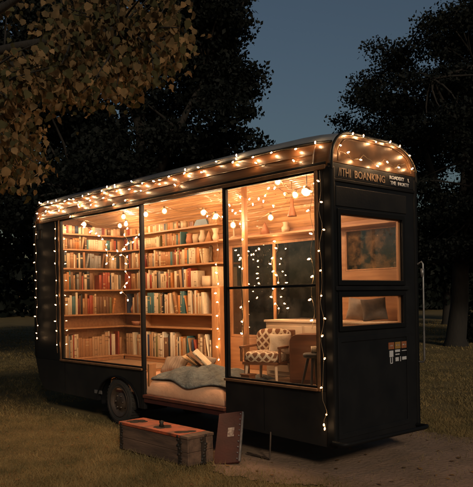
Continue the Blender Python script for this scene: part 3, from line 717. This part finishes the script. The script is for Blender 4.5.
fs += [tuple(v+q for v in f)[::-1] for f in fs] + [(per[k], per[k]+q, per[(k+1)%len(per)]+q, per[(k+1)%len(per)]) for k in range(len(per))]
m.add(vs, fs, 0, True); m.build('mattress', M['mattress'], bed, subsurf=1)
# blanket: rumpled sheet over something soft
m = MB(); nx, ny = 44, 26; vs = []
bx0, bx1, by0, by1 = -3.2, BX1-.005, .045, .98
for j in range(ny+1):
    for i in range(nx+1):
        u, v = i/nx, j/ny
        x = bx0+(bx1-bx0)*u + .10*(1-v)*(1-u) - .07*v*(1-u); y = by0+(by1-by0)*v + .03*(1+math.sin(u*9))*(1-v)
        hump = .13*math.exp(-((u-.45)/.42)**2)*math.sin(math.pi*min(1, v*1.02))**.6
        wr = .020*math.sin(u*23+v*9+2*math.sin(v*7)) + .014*math.sin(u*11-v*17) + .006*math.sin(u*47+v*31)
        edge = min(u, 1-u, v, 1-v)
        z = mz(min(max(x, x0), x1), min(max(y, y0), y1)) + hump*min(1, v*6) + wr*min(1, edge*9) + .014
        vs.append((x, y, max(z, mz(min(max(x, x0), x1), min(max(y, y0), y1))+.008)))
m.add(vs, [(j*(nx+1)+i, j*(nx+1)+i+1, (j+1)*(nx+1)+i+1, (j+1)*(nx+1)+i) for j in range(ny) for i in range(nx)], 0, True)
bl = m.build('blanket', M['blanket'], None, origin=(-2.3, .5, .68), fix=False)
sd_ = bl.modifiers.new('thick', 'SOLIDIFY'); sd_.thickness = .022; sd_.offset = 1; ss = bl.modifiers.new('sub', 'SUBSURF'); ss.levels = 1; ss.render_levels = 1
tag(bl, 'rumpled grey green blanket spread over the bed', 'blanket')
def pillow(loc, size, rot, m_, label, name='pillow', nu=14):
    mb = MB(); w_, h_, t_ = size; vs = []
    for sgn in (1, -1):
        for j in range(nu+1):
            for i in range(nu+1):
                u, v = 2*i/nu-1, 2*j/nu-1
                th = (max(0, 1-u**4)*max(0, 1-v**4))**.5
                px = u*w_/2*(1-.07*(1-abs(v))**1*abs(u)); pz = v*h_/2*(1-.07*(1-abs(u))*abs(v))
                vs.append((px, sgn*(t_/2*th+.002)+.006*math.sin(u*5+v*4), pz))
    k = (nu+1)**2; fs = []
    for j in range(nu):
        for i in range(nu):
            a = j*(nu+1)+i; fs += [(a, a+1, a+nu+2, a+nu+1), (k+a+nu+1, k+a+nu+2, k+a+1, k+a)]
    per = [i for i in range(nu+1)] + [j*(nu+1)+nu for j in range(1, nu+1)] + [nu*(nu+1)+i for i in range(nu-1, -1, -1)] + [j*(nu+1) for j in range(nu-1, 0, -1)]
    fs += [(per[c_], per[(c_+1)%len(per)], k+per[(c_+1)%len(per)], k+per[c_]) for c_ in range(len(per))]
    mb.add(vs, fs, 0, True); o = mb.build(name, m_, origin=(0,0,0)); o.location = loc; o.rotation_euler = rot
    return tag(o, label, 'pillow') if label else o
M['stripe'] = mat('striped_taupe', (.33, .24, .17), .95, (.17, .12, .085), 3.2, stretch=(14, .5, .5), bump=.2, bscale=50)
pillow((-3.42, .72, .78), (.44, .27, .13), (R(-38), R(-4), R(8)), M['stripe'], 'striped taupe pillow propped at the dark end of the bed')
pillow((-2.98, .86, .80), (.42, .26, .12), (R(-32), R(4), R(-6)), M['pillow_grey'], 'plain taupe pillow behind the leaning books')
def lean_book(loc, size, rot, c_, label):
    o = bpy.data.objects.new('large_book', bmesh_for(c_, 0).copy()); COL.objects.link(o); o.scale = size; o.location = loc; o.rotation_euler = rot
    return tag(o, label, 'book')
lean_book((-2.60, .62, .81), (.035, .20, .27), (R(8), R(-44), R(32)), 'ivory', 'large pale book leaning over on the bed pillows')
lean_book((-2.78, .66, .80), (.03, .20, .25), (R(8), R(-50), R(28)), 'brown', 'large brown book leaning behind the pale one on the bed')
lean_book((-2.93, .68, .79), (.025, .19, .22), (R(8), R(-54), R(26)), 'sand', 'large sand coloured book lowest of the leaning books')

# ------------------------------------------------------------------ lounge corner
def finish(root, rz): root.rotation_euler = (0, 0, rz); return root
ch = thing('armchair', (-1.50, .62, .72), 'small wooden armchair with brown and cream lattice cushions', 'armchair')
cx, cy = -1.50, .62
MB().box(cx-.20, cx+.20, cy-.20, cy+.18, .90, .93).build('seat_frame', M['darkwood'], ch, bevel=.005)
m = MB(); m.ell((cx, cy-.01, .975), (.205, .205, .06), 24, 12, p=.45); m.build('seat_cushion', M['lattice'], ch)
m = MB(); m.ell((cx-.02, cy+.185, 1.12), (.20, .055, .135), 24, 12, p=.5); m.build('back_cushion', M['lattice'], ch)
for sx in (-1, 1):
    for sy in (-1, 1):
        MB().tube([(cx+sx*.165, cy+sy*.155, .905), (cx+sx*.18, cy+sy*.17, .722)], [.02, .013], 8).build('leg', M['cream'], ch)
MB().box(cx-.2, cx+.2, cy+.235, cy+.26, .86, 1.24).build('back_frame', M['darkwood'], ch, bevel=.01)
for sx in (-1, 1):
    MB().box(cx+min(sx*.205, sx*.235), cx+max(sx*.205, sx*.235), cy-.2, cy+.23, 1.065, 1.09).box(cx+min(sx*.21, sx*.23), cx+max(sx*.21, sx*.23), cy-.19, cy-.16, .93, 1.064).build('arm', M['darkwood'], ch, bevel=.005)
finish(ch, R(18)); ch.scale = (1.12, 1.12, 1.12)
pillow((-1.37, .68, 1.15), (.26, .24, .10), (R(-14), 0, R(26)), M['pillow_cream'], 'plain cream pillow resting on the lattice armchair', 'cushion')
cb = thing('side_cabinet', (-1.06, .80, .72), 'brown wooden cabinet with a rounded top corner beside the armchair', 'cabinet')
rc = [(-1.22, .724), (-.90, .724), (-.90, 1.27)] + [(-1.13-.09*math.sin(a)+0, 1.18+.09*math.cos(a)) for a in np.linspace(0, math.pi/2, 7)]
MB().prism(rc, 1, .66, .95).build('body', M['darkwood'], cb, bevel=.006)
MB().box(-1.19, -.93, .652, .659, .76, 1.12).build('door', M['darkwood'], cb, bevel=.003)
finish(cb, R(25))
so_ = thing('sideboard', (-1.0, 1.2, .72), 'long pale wooden sideboard under the rear window', 'sideboard')
MB().box(-1.93, -.07, 1.02, 1.335, .724, 1.38).build('body', M['cream'], so_, bevel=.005)
MB().box(-1.95, -.06, 1.0, 1.338, 1.382, 1.41).build('top', M['cream'], so_, bevel=.006)
for i in range(3): MB().box(-1.88+i*.6, -1.32+i*.6, 1.006, 1.018, .78, 1.34).build('door', M['cream'], so_, bevel=.003)
pillow((-.60, 1.16, 1.54), (.25, .25, .11), (R(-14), R(7), R(25)), M['pillow_grey'], 'taupe cushion leaning on the sideboard behind the small front window', 'cushion')
pillow((-.36, 1.13, 1.54), (.27, .25, .11), (R(-14), R(-6), R(40)), M['pillow_dark'], 'dark brown cushion beside the taupe one on the sideboard', 'cushion')
st = thing('stool', (-.62, .42, .72), 'dark round topped stool with splayed legs by the window', 'stool')
MB().lathe((-.62, .42, 1.05), [(0, 0), (.10, 0), (.115, .012), (.115, .04), (.10, .05), (0, .05)], 'z', 24).build('seat', M['hardware'], st)
for k in range(4):
    a = k*math.pi/2+.5; MB().tube([(-.62+.06*math.cos(a), .42+.06*math.sin(a), 1.052), (-.62+.14*math.cos(a), .42+.14*math.sin(a), .722)], [.016, .012], 8).build('leg', M['hardware'], st)
mg = thing('mug', (-.60, .40, 1.101), 'small white mug standing on the dark stool', 'mug')
MB().lathe((-.60, .40, 1.101), [(0, 0), (.028, 0), (.032, .07), (.028, .07), (.025, .008), (0, .008)], 'z', 16).build('cup', M['ivory'], mg)
MB().tube([(-.57, .40, 1.155), (-.545, .40, 1.15), (-.545, .40, 1.12), (-.572, .40, 1.115)], .005, 6).build('handle', M['ivory'], mg)
bk = MB().box(-1.66, -1.52, .33, .43, .721, .80).box(-1.67, -1.51, .32, .44, .801, .815); tag(bk.build('low_box', M['darkwood'], origin=(-1.6, .38, .72), bevel=.004), 'little dark lidded box on the floor before the armchair', 'box')
rg = MB().box(-1.5, -.15, .10, .55, .7215, .729); tag(rg.build('rug', M['pillow_cream'], origin=(-.9, .3, .72), bevel=.002), 'pale woven rug on the floor just inside the big window', 'rug')

# ------------------------------------------------------------------ trunk and board outside
tr = thing('trunk', (-1.85, -.635, 0), 'long weathered grey wooden trunk with orange red lid on the grass', 'trunk')
bx = MB(); x0, x1, y0, y1 = -2.47, -1.23, -.80, -.47
for k in range(2):
    z0 = .015+k*.134; bx.box(x0, x1, y0, y0+.022, z0, z0+.132).box(x0, x1, y1-.022, y1, z0, z0+.132).box(x0+.001, x0+.022, y0+.0225, y1-.0225, z0, z0+.132).box(x1-.022, x1-.001, y0+.0225, y1-.0225, z0, z0+.132)
bx.box(x0+.023, x1-.023, y0+.023, y1-.023, .012, .25); bx.build('body', M['box'], tr, bevel=.006)
lid = MB(); lid.box(x0-.008, x1-.12, y0-.008, y1+.008, .285, .318); lid.box(x1-.117, x1+.008, y0-.008, y1+.008, .283, .315, 1); lo = lid.build('lid', [M['orange'], M['box']], tr, bevel=.007)
for x in (-2.32, -1.86, -1.43):
    pl = MB(); pts = [(x-.09+.18*(a/11)+rng.uniform(-.01, .01), (y0+.05 if a < 6 else 0)) for a in range(12)]
    for _ in range(5): pl.lathe((x+rng.uniform(-.07, .07), y0+.12+rng.uniform(-.05, .09), .3185), [(0, .004), (rng.uniform(.03, .055), .003), (.058, 0)], 'z', 9)
    pl.build('hinge_plate', M['trim'], lo)
m = MB(); m.lathe((-1.86, y0+.14, .32), [(0, .0), (.03, 0), (.02, .03), (.028, .055), (0, .065)], 'z', 12); m.build('latch_knob', M['hardware'], lo)
for x in (-1.36, x0+.04):
    m = MB(); m.box(x-.025, x+.025, y0-.007, y0-.001, .01, .312)
    for k in range(10): m.ell((x+rng.uniform(-.03, .03), y0-.007, .03+k*.03), (.02, .008, .016), 8, 6)
    m.build('strap', M['hardware'], tr)
m = MB(); m.box(x1+.001, x1+.007, y0+.17, y0+.23, .01, .312)
for k in range(10): m.ell((x1+.006, y0+.20+rng.uniform(-.03, .03), .03+k*.03), (.008, .022, .016), 8, 6)
m.build('strap', M['hardware'], tr)
pb = thing('plank', (-1.05, -.45, 0), 'maroon metal plank with studded edge leaning against the van', 'plank')
A = Vector((-1.06, -.44, .012)); B = Vector((-1.40, -.06, .44)); ax_l = (B-A).normalized(); ax_w = Vector((1, .1, -.3)); ax_w = (ax_w - ax_l*ax_w.dot(ax_l)).normalized(); ax_n = ax_l.cross(ax_w)
mid = (A+B)/2; Lh = (B-A).length/2
MB().obox(mid, (ax_w, ax_l, ax_n), (.135, Lh, .012)).build('panel', M['maroon'], pb, bevel=.004)
if ax_n.y > 0: ax_n = -ax_n
MB().obox(mid+ax_w*.02+ax_l*.06+ax_n*.0135, (ax_w, ax_l, ax_n), (.035, .06, .001)).build('label', M['pale'], pb)
MB().obox(mid+ax_w*.136+ax_n*.004, (ax_w, ax_l, ax_n), (.010, Lh-.01, .013)).build('edge_strip', M['steel'], pb, bevel=.003)
m = MB()
for k in range(9): 
    c = mid+ax_w*.11+ax_l*(-Lh+.04+k*(2*Lh-.08)/8)+ax_n*.014; m.ell(c, (.009,.009,.009), 8, 6)
m.build('stud', M['steel'], pb)

# ------------------------------------------------------------------ fairy lights
def bulb_mesh(name, glow, k=1.0):
    b = MB(); b.lathe((0,0,0), [(0, -.018*k), (.006*k, -.016*k), (.0065*k, 0)], 'z', 8, 1)
    b.lathe((0,0,0), [(.0065*k, 0), (.0088*k, .012*k), (.0080*k, .026*k), (.003*k, .038*k), (0, .040*k)], 'z', 8, 0)
    b.lathe((0,0,0), [(.006*k, -.004*k), (.015*k, .008*k), (.0175*k, .022*k), (.012*k, .042*k), (0, .052*k)], 'z', 10, 2)  # wider shell paints a halo round the glowing core
    me = bpy.data.meshes.new(name); me.from_pydata(b.v, [], b.f); me.materials.append(glow); me.materials.append(M['socket']); me.materials.append(M['halo'])
    me.polygons.foreach_set('material_index', b.m); me.polygons.foreach_set('use_smooth', [True]*len(b.f)); me.update(); return me
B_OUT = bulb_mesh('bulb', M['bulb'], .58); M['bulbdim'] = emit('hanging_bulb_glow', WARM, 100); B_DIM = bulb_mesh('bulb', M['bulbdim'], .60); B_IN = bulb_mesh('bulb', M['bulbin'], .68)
bg_ = MB(); bg_.ell((0,0,0), (.024, .024, .027), 16, 10, 0); bg_.ell((0,0,0), (.038, .038, .041), 16, 10, 2); bg_.lathe((0,0,0), [(0, .065), (.014, .063), (.015, .03)], 'z', 10, 1)  # outer ellipsoid is the globe's painted halo
B_GL = bpy.data.meshes.new('bulb'); B_GL.from_pydata(bg_.v, [], bg_.f); B_GL.materials.append(M['globe']); B_GL.materials.append(M['socket']); B_GL.materials.append(M['halo'])
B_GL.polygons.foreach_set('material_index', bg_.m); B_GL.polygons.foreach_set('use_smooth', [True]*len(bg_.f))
def strand(label, pts, bulbs, me, group='strings of fairy lights', wr=.0022, name='fairy_lights'):
    """pts: wire polyline; bulbs: (point, direction)"""
    t_ = thing(name, tuple(pts[0]), label, 'string lights', group)
    MB().tube(pts, wr, 5).build('wire', M['wire'], t_)
    for p, dr in bulbs:
        o = bpy.data.objects.new('bulb', me); COL.objects.link(o); o.parent = t_; dr = Vector(dr).normalized()
        o.location = Vector(p) + dr*.014 - Vector(pts[0]); o.rotation_mode = 'QUATERNION'; o.rotation_quaternion = dr.to_track_quat('Z', 'Y')
    return t_
def along(pts, step, jit=.25, start=0.0):
    pts = [Vector(p) for p in pts]; out = []; acc = step*(.5+start)
    for a, b in zip(pts[:-1], pts[1:]):
        s_ = (b-a).length
        while acc < s_: out.append(a+(b-a)*(acc/s_)); acc += step*(1+rng.uniform(-jit, jit))
        acc -= s_
    return out
def rdir(base, spread):
    v = Vector(base) + Vector((rng.uniform(-1, 1), rng.uniform(-1, 1), rng.uniform(-1, 1)))*spread
    return v
# roof edge
pts = [skin(x, TS[SPL]-.05+.10*math.sin(x*2.9)+.05*math.sin(x*7), .03) for x in np.linspace(-6.1, -.06, 90)]
bl_ = []
for x in (-6.05, -5.72, -5.45, -4.6, -3.98, -3.78, -2.25, -1.35, -.18):
    p = min(pts, key=lambda q: abs(q.x-x)); bl_.append((p, rdir((0, -.05, 1), .18)))
for p in along(pts, .34): bl_.append((p, rdir((0, -1, -.2), .7)))
strand('fairy lights pinned along the curved roof edge of the van', pts, bl_, B_OUT)
# dense swags over the rear half of the fascia
for ph, q0, nm in ((0.0, .42, 'upper'), (1.7, .18, 'lower')):
    pts = [skin(x, q0+.12*math.sin(x*4.6+ph)+.06*math.sin(x*11+ph), .03) for x in np.linspace(-6.08, -3.25 if ph else -2.4, 70)]
    strand(f'{nm} swag of fairy lights crossing the rear half of the brown fascia', pts, [(p, rdir((0, -.8, -.4), .9)) for p in along(pts, .33)], B_OUT)
pts = [skin(x, .34+.18*math.sin(x*3.1), .03) for x in np.linspace(-2.6, -.3, 50)]
strand('sparser swag of fairy lights over the front half of the fascia', pts, [(p, rdir((0, -.8, .2), .8)) for p in along(pts, .5)], B_OUT)
# front arch
sec = [Vector((.04, y, z)) for y, z in section(.335)]
sec = [p for p in sec if p.z > 3.0]
cen = Vector((.04, W/2, 2.95))
p1 = [cen+(p-cen)*.955 for p in sec]
strand('fairy lights following the curve of the front roof arch', p1, [(p, rdir((.8, 0, .1), .6)) for p in along(p1, .21)], B_OUT)
p2 = [Vector((.045, .06+1.28*i/40, 3.035+.028*math.sin(i*.62)+.012*math.sin(i*1.7))) for i in range(41)]
strand('wavy fairy lights just above the lettering on the front end', p2, [(p, rdir((.8, .5, -.3), .8)) for p in along(p2, .25)], B_OUT)
# front corner, hanging down the post
p3 = [Vector((-.085+.014*math.sin(i*.9), -.065-.010*math.sin(i*1.3), 2.88-.062*i)) for i in range(36)]
p3 += [Vector((-.06+.02*math.sin(i), -.07, .65-.03*i)) for i in range(1, 7)]
strand('long string of fairy lights hanging down the front corner post', p3, [(p, rdir((.5, -.8, .1), .9)) for p in along(p3, .225)] + [(p3[-1], (0, -.2, -1)), (p3[-2], (.4, -.5, -.6))], B_DIM)
# rear corner hanging string
p4 = [Vector((-5.93+.018*math.sin(i*.8), -.075, 2.93-.05*i)) for i in range(37)]
strand('string of fairy lights dangling at the rear corner beside the slot windows', p4, [(p, rdir((.9 if k % 2 else -.9, -.4, .1), .4)) for k, p in enumerate(along(p4, .14, .1))] + [(p4[-1], (0, 0, -1))], B_DIM)
# rear edge of the long window
p5 = [Vector((-5.325+.01*math.sin(i*.9), -.055, 2.88-.055*i)) for i in range(37)]
strand('fairy lights running down the rear edge of the long window', p5, [(p, rdir((.5, -.7, .1), .8)) for p in along(p5, .2)], B_DIM)
# loose indoor strings behind the long window
p6 = [Vector((-4.95+1.6*u+.10*math.sin(u*19), .16+.04*math.sin(u*9), 2.84-.55*math.sin(u*2.6)**2-.10*math.sin(u*15))) for u in np.linspace(0, 1, 60)]
strand('tangled fairy lights draped inside the top of the long window', p6, [(p, rdir((0, -.6, -.3), 1)) for p in along(p6, .11)], B_IN)
p7 = [Vector((-3.72+.07*math.sin(i*.7)+.05*math.sin(i*.31), .14, 2.78-.028*i)) for i in range(40)]
strand('fairy lights hanging straight down inside the long window near the door post', p7, [(p, rdir((0, -.6, -.3), 1)) for p in along(p7, .125)], B_IN)
# on the rear window and posts
p8 = [Vector((-2.03+.06*math.sin(i*.55), 1.30, 2.44-.036*i)) for i in range(28)]
strand('wavy fairy lights hanging in the middle of the rear window', p8, [(p, rdir((0, -1, 0), .8)) for p in along(p8, .10)], B_IN)
p9 = [Vector((-2.93+.02*math.sin(i*.8), 1.10, 2.44-.05*i)) for i in range(33)]
strand('fairy lights climbing the bookcase end next to the rear window', p9, [(p, rdir((0, -1, 0), .7)) for p in along(p9, .17)], B_IN)
p10 = [Vector((-1.765+.01*math.sin(i), .47, 2.80-.05*i)) for i in range(36)]
strand('fairy lights wound down the inner wooden post', p10, [(p, rdir((.4, -1, 0), .7)) for p in along(p10, .19)], B_IN)
p11 = [Vector((-.34+.02*math.sin(i*.8), .10, 2.82-.05*i)) for i in range(30)]
strand('fairy lights hanging inside the big window close to the front post', p11, [(p, rdir((-.5, -1, 0), .7)) for p in along(p11, .21)], B_IN)
p12 = [Vector((-1.48+1.22*u, .14+.05*math.sin(u*8), 2.87-.10*abs(math.sin(u*6.5))-.02*math.sin(u*21))) for u in np.linspace(0, 1, 50)]
strand('small fairy lights looped along the ceiling above the big window', p12, [(p, rdir((0, -.4, -1), .7)) for p in along(p12, .12)], B_IN)
p13 = [Vector((-3.05+1.5*u, .85+.10*math.sin(u*7), 2.92-.16*abs(math.sin(u*7.5)))) for u in np.linspace(0, 1, 50)]
for p in p13: p.z = min(p.z, cz(p.y)-.02)
strand('small fairy lights looped under the ceiling above the bed', p13, [(p, rdir((0, -.4, -1), .7)) for p in along(p13, .15)], B_IN)
# globe festoon across the ceiling
gl = [(-5.88, .62, 2.72), (-4.95, .85, 2.84), (-5.05, .28, 2.84), (-4.55, .7, 2.82), (-4.0, .3, 2.85), (-3.46, .3, 2.83), (-3.04, .3, 2.83), (-2.31, .35, 2.74), (-2.08, .35, 2.67), (-1.85, .42, 2.55), (-1.6, .8, 2.64), (-.92, .5, 2.80), (-.97, .28, 2.93)]  # first globe is added, hidden behind the rear bookcase, to light the slot windows
pp = []
for a, b in zip(gl[:-1], gl[1:]):
    for k in range(6):
        u = k/6; pp.append(Vector(a)*(1-u)+Vector(b)*u + Vector((0, 0, .065-.06*math.sin(math.pi*u))))
pp.append(Vector(gl[-1])+Vector((0,0,.065)))
for p in pp: p.z = min(p.z, cz(p.y)-.008)
t_ = strand('warm globe bulb festoon looping under the plank ceiling', pp, [], B_GL, 'globe lights')
for c in gl:
    o = bpy.data.objects.new('bulb', B_GL); COL.objects.link(o); o.parent = t_; o.location = Vector(c)-pp[0]

# ------------------------------------------------------------------ trees
def limb(mb, a, b, r0, r1, bend=.12, n=6):
    a, b = Vector(a), Vector(b); L_ = (b-a).length
    off = Vector((rng.uniform(-1,1), rng.uniform(-1,1), rng.uniform(-.3,.6)))*bend*L_
    pts = [a+(b-a)*u + off*math.sin(math.pi*u) for u in np.linspace(0, 1, n)]
    mb.tube(pts, [r0+(r1-r0)*u for u in np.linspace(0, 1, n)], 8); return pts
def tree(name, label, base, h, trunk_r, clumps, leaf, per, mleaf, group='dark trees behind the van', fork=.35, droop=.15, flat=.6, asp=.62):
    """clumps: list of (centre, radius)"""
    t_ = thing(name, tuple(base), label, 'tree', group)
    tm = MB(); base = Vector(base)
    cmean = sum((Vector(c) for c, r in clumps), Vector())/len(clumps)
    f = base + Vector((0, 0, h*fork)) + (Vector((cmean.x, cmean.y, 0))-Vector((base.x, base.y, 0)))*.15
    tm.tube([base-Vector((0,0,.1)), base+Vector((0,0,.25)), base*.5+f*.5+Vector((.05,0,0)), f], [trunk_r*1.5, trunk_r*1.08, trunk_r*.9, trunk_r*.78], 12)
    heads = []
    cl = sorted(clumps, key=lambda c: -c[1])
    mains = cl[::max(1, len(cl)//13)][:13]
    for c, r in mains:
        pts = limb(tm, f-Vector((0,0,.15)), Vector(c), trunk_r*.5, trunk_r*.12); heads += pts[2:]
    for c, r in clumps:
        hd = min(heads, key=lambda q: (q-Vector(c)).length); 
        if (hd-Vector(c)).length > .05: limb(tm, hd, Vector(c)+Vector((0,0,r*.2)), trunk_r*.13, trunk_r*.03, n=4)
    tm.build('trunk', M['bark'], t_)
    cs = []
    for c, r in clumps:
        k = max(6, int(per*(r*r)))
        v = nr.normal(size=(k, 3)); v /= np.linalg.norm(v, axis=1)[:, None]; v *= (nr.random(k)**.45)[:, None]*r*nr.uniform(.7, 1.15, (k, 1)); v[:, 2] *= flat
        cs.append(np.array(c)+v)
    C = np.concatenate(cs); Lf = cards(C - np.array(base), leaf, droop, asp)
    o = rawmesh('crown', Lf, 4, [mleaf]); o.parent = t_
    return t_
def clump_cloud(c, rad, n, r0, r1, shell=.55, zsq=1.0):
    out = []
    for _ in range(n):
        v = Vector((rng.gauss(0,1), rng.gauss(0,1), rng.gauss(0,1))).normalized()*(shell+(1-shell)*rng.random())
        out.append(((c[0]+v.x*rad[0], c[1]+v.y*rad[1], c[2]+v.z*rad[2]*zsq), rng.uniform(r0, r1)))
    return out
# big dark tree behind the van (dense, ragged right edge)
c0 = at(-2.2, 16.5); cl = clump_cloud((c0.x, c0.y, 7.6), (2.9, 2.9, 3.6), 95, .55, .95, .35) + clump_cloud((c0.x-.4, c0.y-.4, 4.0), (3.6, 3.6, 1.6), 60, .6, .9, .2)
e0 = at(.35, 16.0); e2 = at(-3.6, 16.8); e3 = at(-.7, 16.8); cl += clump_cloud((e2.x, e2.y, 5.6), (1.1, 1.1, 1.2), 26, .5, .8, .1) + clump_cloud((e3.x, e3.y, 5.2), (.9, .9, .9), 18, .45, .7, .1); e1 = at(-.35, 16.3); cl += clump_cloud((e1.x, e1.y, 8.0), (.8, .8, 2.0), 34, .4, .7, .1) + clump_cloud((e0.x, e0.y, 6.1), (.5, .5, 1.2), 14, .3, .55) + clump_cloud((e0.x-.3, e0.y-.3, 9.2), (.7, .7, 1.0), 8, .3, .55)
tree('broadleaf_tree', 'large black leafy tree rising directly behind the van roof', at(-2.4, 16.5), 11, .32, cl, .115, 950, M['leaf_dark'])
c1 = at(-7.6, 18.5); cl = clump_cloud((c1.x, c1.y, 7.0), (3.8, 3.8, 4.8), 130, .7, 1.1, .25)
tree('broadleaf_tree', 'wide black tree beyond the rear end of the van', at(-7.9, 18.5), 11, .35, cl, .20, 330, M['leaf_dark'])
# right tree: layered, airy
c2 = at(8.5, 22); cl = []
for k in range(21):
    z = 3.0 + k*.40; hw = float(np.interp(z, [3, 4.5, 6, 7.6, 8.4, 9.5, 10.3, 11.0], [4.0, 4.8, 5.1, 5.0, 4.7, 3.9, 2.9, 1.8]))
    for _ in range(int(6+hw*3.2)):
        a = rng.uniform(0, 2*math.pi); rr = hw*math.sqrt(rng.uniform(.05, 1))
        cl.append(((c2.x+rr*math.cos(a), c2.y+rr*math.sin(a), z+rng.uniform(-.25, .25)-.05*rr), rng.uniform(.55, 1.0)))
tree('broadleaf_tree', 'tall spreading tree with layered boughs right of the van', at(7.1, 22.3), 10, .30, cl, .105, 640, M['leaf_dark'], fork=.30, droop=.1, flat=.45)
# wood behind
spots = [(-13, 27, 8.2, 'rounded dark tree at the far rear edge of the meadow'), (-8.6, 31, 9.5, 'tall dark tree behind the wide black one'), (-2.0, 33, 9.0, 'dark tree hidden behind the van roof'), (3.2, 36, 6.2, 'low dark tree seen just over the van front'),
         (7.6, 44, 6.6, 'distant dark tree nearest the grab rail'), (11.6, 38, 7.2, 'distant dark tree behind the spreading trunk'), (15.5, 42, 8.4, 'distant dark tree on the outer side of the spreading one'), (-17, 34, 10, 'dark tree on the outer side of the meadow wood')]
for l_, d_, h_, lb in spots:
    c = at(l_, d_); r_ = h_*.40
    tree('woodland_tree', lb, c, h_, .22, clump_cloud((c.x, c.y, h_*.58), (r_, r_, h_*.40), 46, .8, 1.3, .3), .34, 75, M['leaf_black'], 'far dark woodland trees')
# far wood as one mass
pts = []
for k in range(900):
    l_ = rng.uniform(-60, 70); d_ = rng.uniform(70, 84); hh = 6.4+1.8*math.sin(l_*.21)+1.2*math.sin(l_*.57+1)
    c = at(l_, d_); pts += [(c.x+rng.gauss(0, .8), c.y+rng.gauss(0, .8), abs(rng.random())*hh) for _ in range(26)]
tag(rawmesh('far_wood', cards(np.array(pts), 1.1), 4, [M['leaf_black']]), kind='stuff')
# low bushes
for l_, d_, lb in ((8.3, 24, 'low dark bush in the meadow past the grab rail'), (-10.5, 24, 'low dark bush by the rear meadow trees')):
    c = at(l_, d_); t_ = thing('bush', tuple(c), lb, 'bush')
    C = np.concatenate([np.array([q[0][0], q[0][1], q[0][2]])+nr.normal(0, .16, (90, 3)) for q in clump_cloud((0, 0, .5), (.7, .7, .42), 26, .2, .3)])
    C[:, 2] = np.abs(C[:, 2]); o = rawmesh('foliage', cards(C, .13), 4, [M['leaf_black']]); o.parent = t_
    sm = MB()
    for k in range(5): sm.tube([(0, 0, 0), (rng.uniform(-.4, .4), rng.uniform(-.4, .4), .6)], [.03, .01], 6)
    o = sm.build('stem', M['bark'], t_, origin=(0, 0, 0)); o.location = (0, 0, 0)

# near tree overhanging from the rear side: large lobed leaves
nt_ = thing('overhanging_tree', tuple(at(-4.6, 7.6)), 'near tree whose large brown leaves overhang the top corner beside the van', 'tree')
tb = at(-4.6, 7.6); tm = MB(); f0 = tb+Vector((.15, .1, 2.7))
tm.tube([tb-Vector((0,0,.1)), tb+Vector((0,0,.2)), tb+Vector((.05,.05,1.4)), f0, f0+Vector((.1, 0, 1.6))], [.30, .22, .19, .16, .10], 12)
def zlow(l_): return float(np.interp(l_, [-5, -2.3, -1.90, -1.76, -1.5, -1.0, -.75, -.42], [2.8, 2.74, 2.82, 3.46, 3.60, 3.62, 3.76, 4.05]))
tips = []
for k in range(190):
    dd = rng.uniform(5.3, 8.4); ll = rng.uniform(-3.6, -.46)*dd/6.5; q = ll*6.5/dd
    zz = 1.7+((zlow(q)-1.7) + abs(rng.gauss(0, .75)))*dd/6.5
    if zz > 5.9: continue
    tips.append((ll, dd, zz))
for q in (-2.6, -2.3, -2.05, -1.9, -1.7, -1.55, -1.4, -1.25, -1.1, -.95, -.8, -.65, -.5):
    for dd in (5.7, 6.5, 7.2): tips.append((q*dd/6.5, dd, 1.7+(zlow(q)+.06+rng.uniform(0, .22)-1.7)*dd/6.5))
mains = [limb(tm, f0+Vector((0,0,rng.uniform(0, 1.5))), at(l_, d_, z_), .085, .025, .08, 9) for l_, d_, z_ in ((-1.0, 6.1, 4.1), (-1.3, 7.2, 4.6), (-2.2, 5.9, 3.5), (-2.5, 7.6, 3.6), (-1.6, 6.6, 4.9), (-.8, 7.3, 4.5), (-3.0, 6.2, 3.6), (-2.6, 6.8, 4.6))]
heads = [p for b in mains for p in b[3:]]
shape = np.array([(0, 0), (.19, .02), (.37, .06), (.39, .20), (.50, .40), (.41, .50), (.34, .70), (.20, .76), (0, 1.0), (-.20, .76), (-.34, .70), (-.41, .50), (-.50, .40), (-.39, .20), (-.37, .06), (-.19, .02)])
LV = []
for (l_, d_, z_) in tips:
    c = at(l_, d_, z_); hd = min(heads, key=lambda q: (q-c).length); pts = limb(tm, hd, c, .014, .004, .08, 5)
    for p in range(rng.randint(42, 60)):
        u = rng.uniform(.25, 1.05); bp = hd+(c-hd)*u if (c-hd).length < 1.0 else c+(hd-c).normalized()*rng.uniform(0, .45)
        pos = bp + Vector((rng.gauss(0, .11), rng.gauss(0, .11), rng.gauss(-.04, .08)))
        tip = Vector((rng.gauss(0, .45), rng.gauss(0, .45), -1)).normalized(); side = tip.cross(Vector((rng.gauss(0,1), rng.gauss(0,1), rng.gauss(0,.3)))).normalized(); nn = side.cross(tip)
        s_ = rng.uniform(.036, .088)
        cu1, cu2 = rng.uniform(-.2, .9), rng.uniform(0, .9)
        for (a, b) in shape:
            LV.append(pos + side*(a*s_*.95) + tip*(b*s_) + nn*(abs(a)*cu1*s_ - cu2*s_*(b-.3)**2))
tm.build('trunk', M['bark'], nt_)
o = rawmesh('crown', np.array([tuple(v-tb) for v in LV]), len(shape), [M['leaf_near'], M['leaf_dry'], M['leaf_olive']], nr.choice([0, 0, 1, 2, 2], len(LV)//len(shape))); o.parent = nt_
print('books', len(books), 'objects', len(bpy.data.objects))
